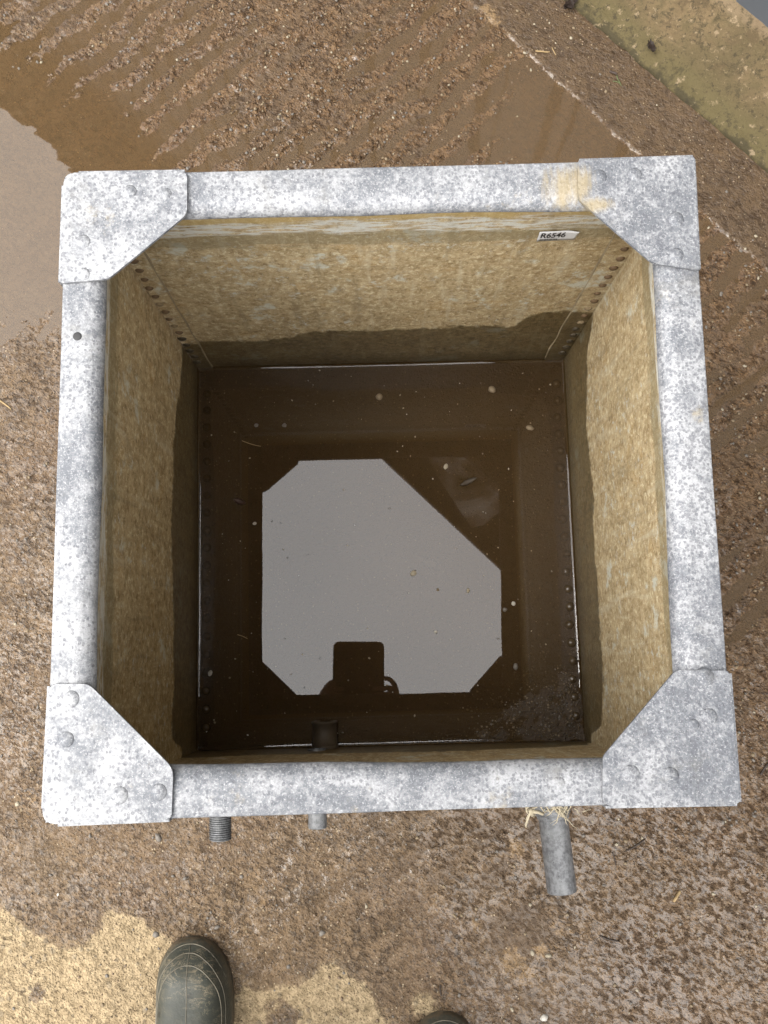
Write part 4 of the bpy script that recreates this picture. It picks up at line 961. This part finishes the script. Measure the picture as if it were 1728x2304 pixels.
# tablet, its lens level with the camera point
def slab(bm, x0, x1, y0, y1, z0, z1, r):
    pts = rounded([(x1, y1), (x0, y1), (x0, y0), (x1, y0)], [r]*4, 6)
    lo = [bm.verts.new(W(p.x, p.y, z0)) for p in pts]; hi = [bm.verts.new(W(p.x, p.y, z1)) for p in pts]; n = len(pts)
    bm.faces.new(lo[::-1]); bm.faces.new(hi)
    for i in range(n): bm.faces.new((lo[i], lo[(i+1) % n], hi[(i+1) % n], hi[i]))
tabl = empty('tablet', W(-.066, -.10, .008)); tag(tabl, 'dark tablet held over the tank, mirrored as a black shape in its water', 'tablet')
bm = bmesh.new(); slab(bm, -.1440, .0125, -.215, .0137, .003, .0125, .020); from_bm('case', bm, SLATE, tabl)
bm = bmesh.new(); slab(bm, -.1360, .0045, -.205, .0040, .0128, .0136, .008); from_bm('screen', bm, GLASS, tabl)

# ------------------------------------------------------------------ light, sky, camera
SUN_EL, SUN_AZ = 58, 250               # azimuth: clockwise from +y
w = bpy.data.worlds.new('World'); S.world = w; w.use_nodes = True; nt = w.node_tree; nt.nodes.clear()
sky = nt.nodes.new('ShaderNodeTexSky'); sky.sky_type = 'NISHITA'; sky.sun_disc = False; sky.sun_elevation = rad(SUN_EL); sky.sun_rotation = rad(SUN_AZ)
hs_ = nt.nodes.new('ShaderNodeHueSaturation'); hs_.inputs['Saturation'].default_value = .12; nt.links.new(sky.outputs[0], hs_.inputs['Color'])
tc = nt.nodes.new('ShaderNodeTexCoord'); no = nt.nodes.new('ShaderNodeTexNoise'); no.inputs['Scale'].default_value = 3.2; no.inputs['Detail'].default_value = 5; nt.links.new(tc.outputs['Generated'], no.inputs['Vector'])
cr = nt.nodes.new('ShaderNodeMix'); cr.data_type = 'RGBA'; nt.links.new(no.outputs['Fac'], cr.inputs[0]); cr.inputs[6].default_value = (7.7, 7.65, 7.7, 1); cr.inputs[7].default_value = (11.6, 11.2, 10.9, 1)
mx = nt.nodes.new('ShaderNodeMix'); mx.data_type = 'RGBA'; mx.inputs[0].default_value = .8; nt.links.new(hs_.outputs[0], mx.inputs[6]); nt.links.new(cr.outputs[2], mx.inputs[7])
sx = nt.nodes.new('ShaderNodeSeparateXYZ'); nt.links.new(tc.outputs['Generated'], sx.inputs[0])
mr = nt.nodes.new('ShaderNodeMapRange'); nt.links.new(sx.outputs[2], mr.inputs[0]); mr.inputs[3].default_value = .44; mr.inputs[4].default_value = 1.30   # overcast: zenith about three times the horizon
mm = nt.nodes.new('ShaderNodeVectorMath'); mm.operation = 'SCALE'; nt.links.new(mx.outputs[2], mm.inputs[0]); nt.links.new(mr.outputs[0], mm.inputs['Scale'])
bg = nt.nodes.new('ShaderNodeBackground'); bg.inputs[1].default_value = .12; nt.links.new(mm.outputs[0], bg.inputs[0])
wo = nt.nodes.new('ShaderNodeOutputWorld'); nt.links.new(bg.outputs[0], wo.inputs[0])
sl = bpy.data.lights.new('sun', 'SUN'); sl.energy = .65; sl.angle = rad(30); sl.color = (1, .96, .90)
so = link(bpy.data.objects.new('sun', sl)); az = rad(SUN_AZ); el = rad(SUN_EL)
sd_ = Vector((math.sin(az)*math.cos(el), math.cos(az)*math.cos(el), math.sin(el))); so.rotation_mode = 'QUATERNION'; so.rotation_quaternion = sd_.to_track_quat('Z', 'Y'); so.location = (-3, -1, 5)
cd = bpy.data.cameras.new('camera'); cam = link(bpy.data.objects.new('camera', cd)); cam.location = CAM; cam.rotation_euler = EUL
cd.sensor_fit = 'VERTICAL'; cd.sensor_height = 36; cd.sensor_width = 27; cd.lens = 36*FPX/2304; cd.clip_start = .01; cd.clip_end = 1000
S.camera = cam
S.view_settings.view_transform = 'Standard'; S.view_settings.look = 'None'; S.view_settings.exposure = 2.30; S.view_settings.gamma = 1
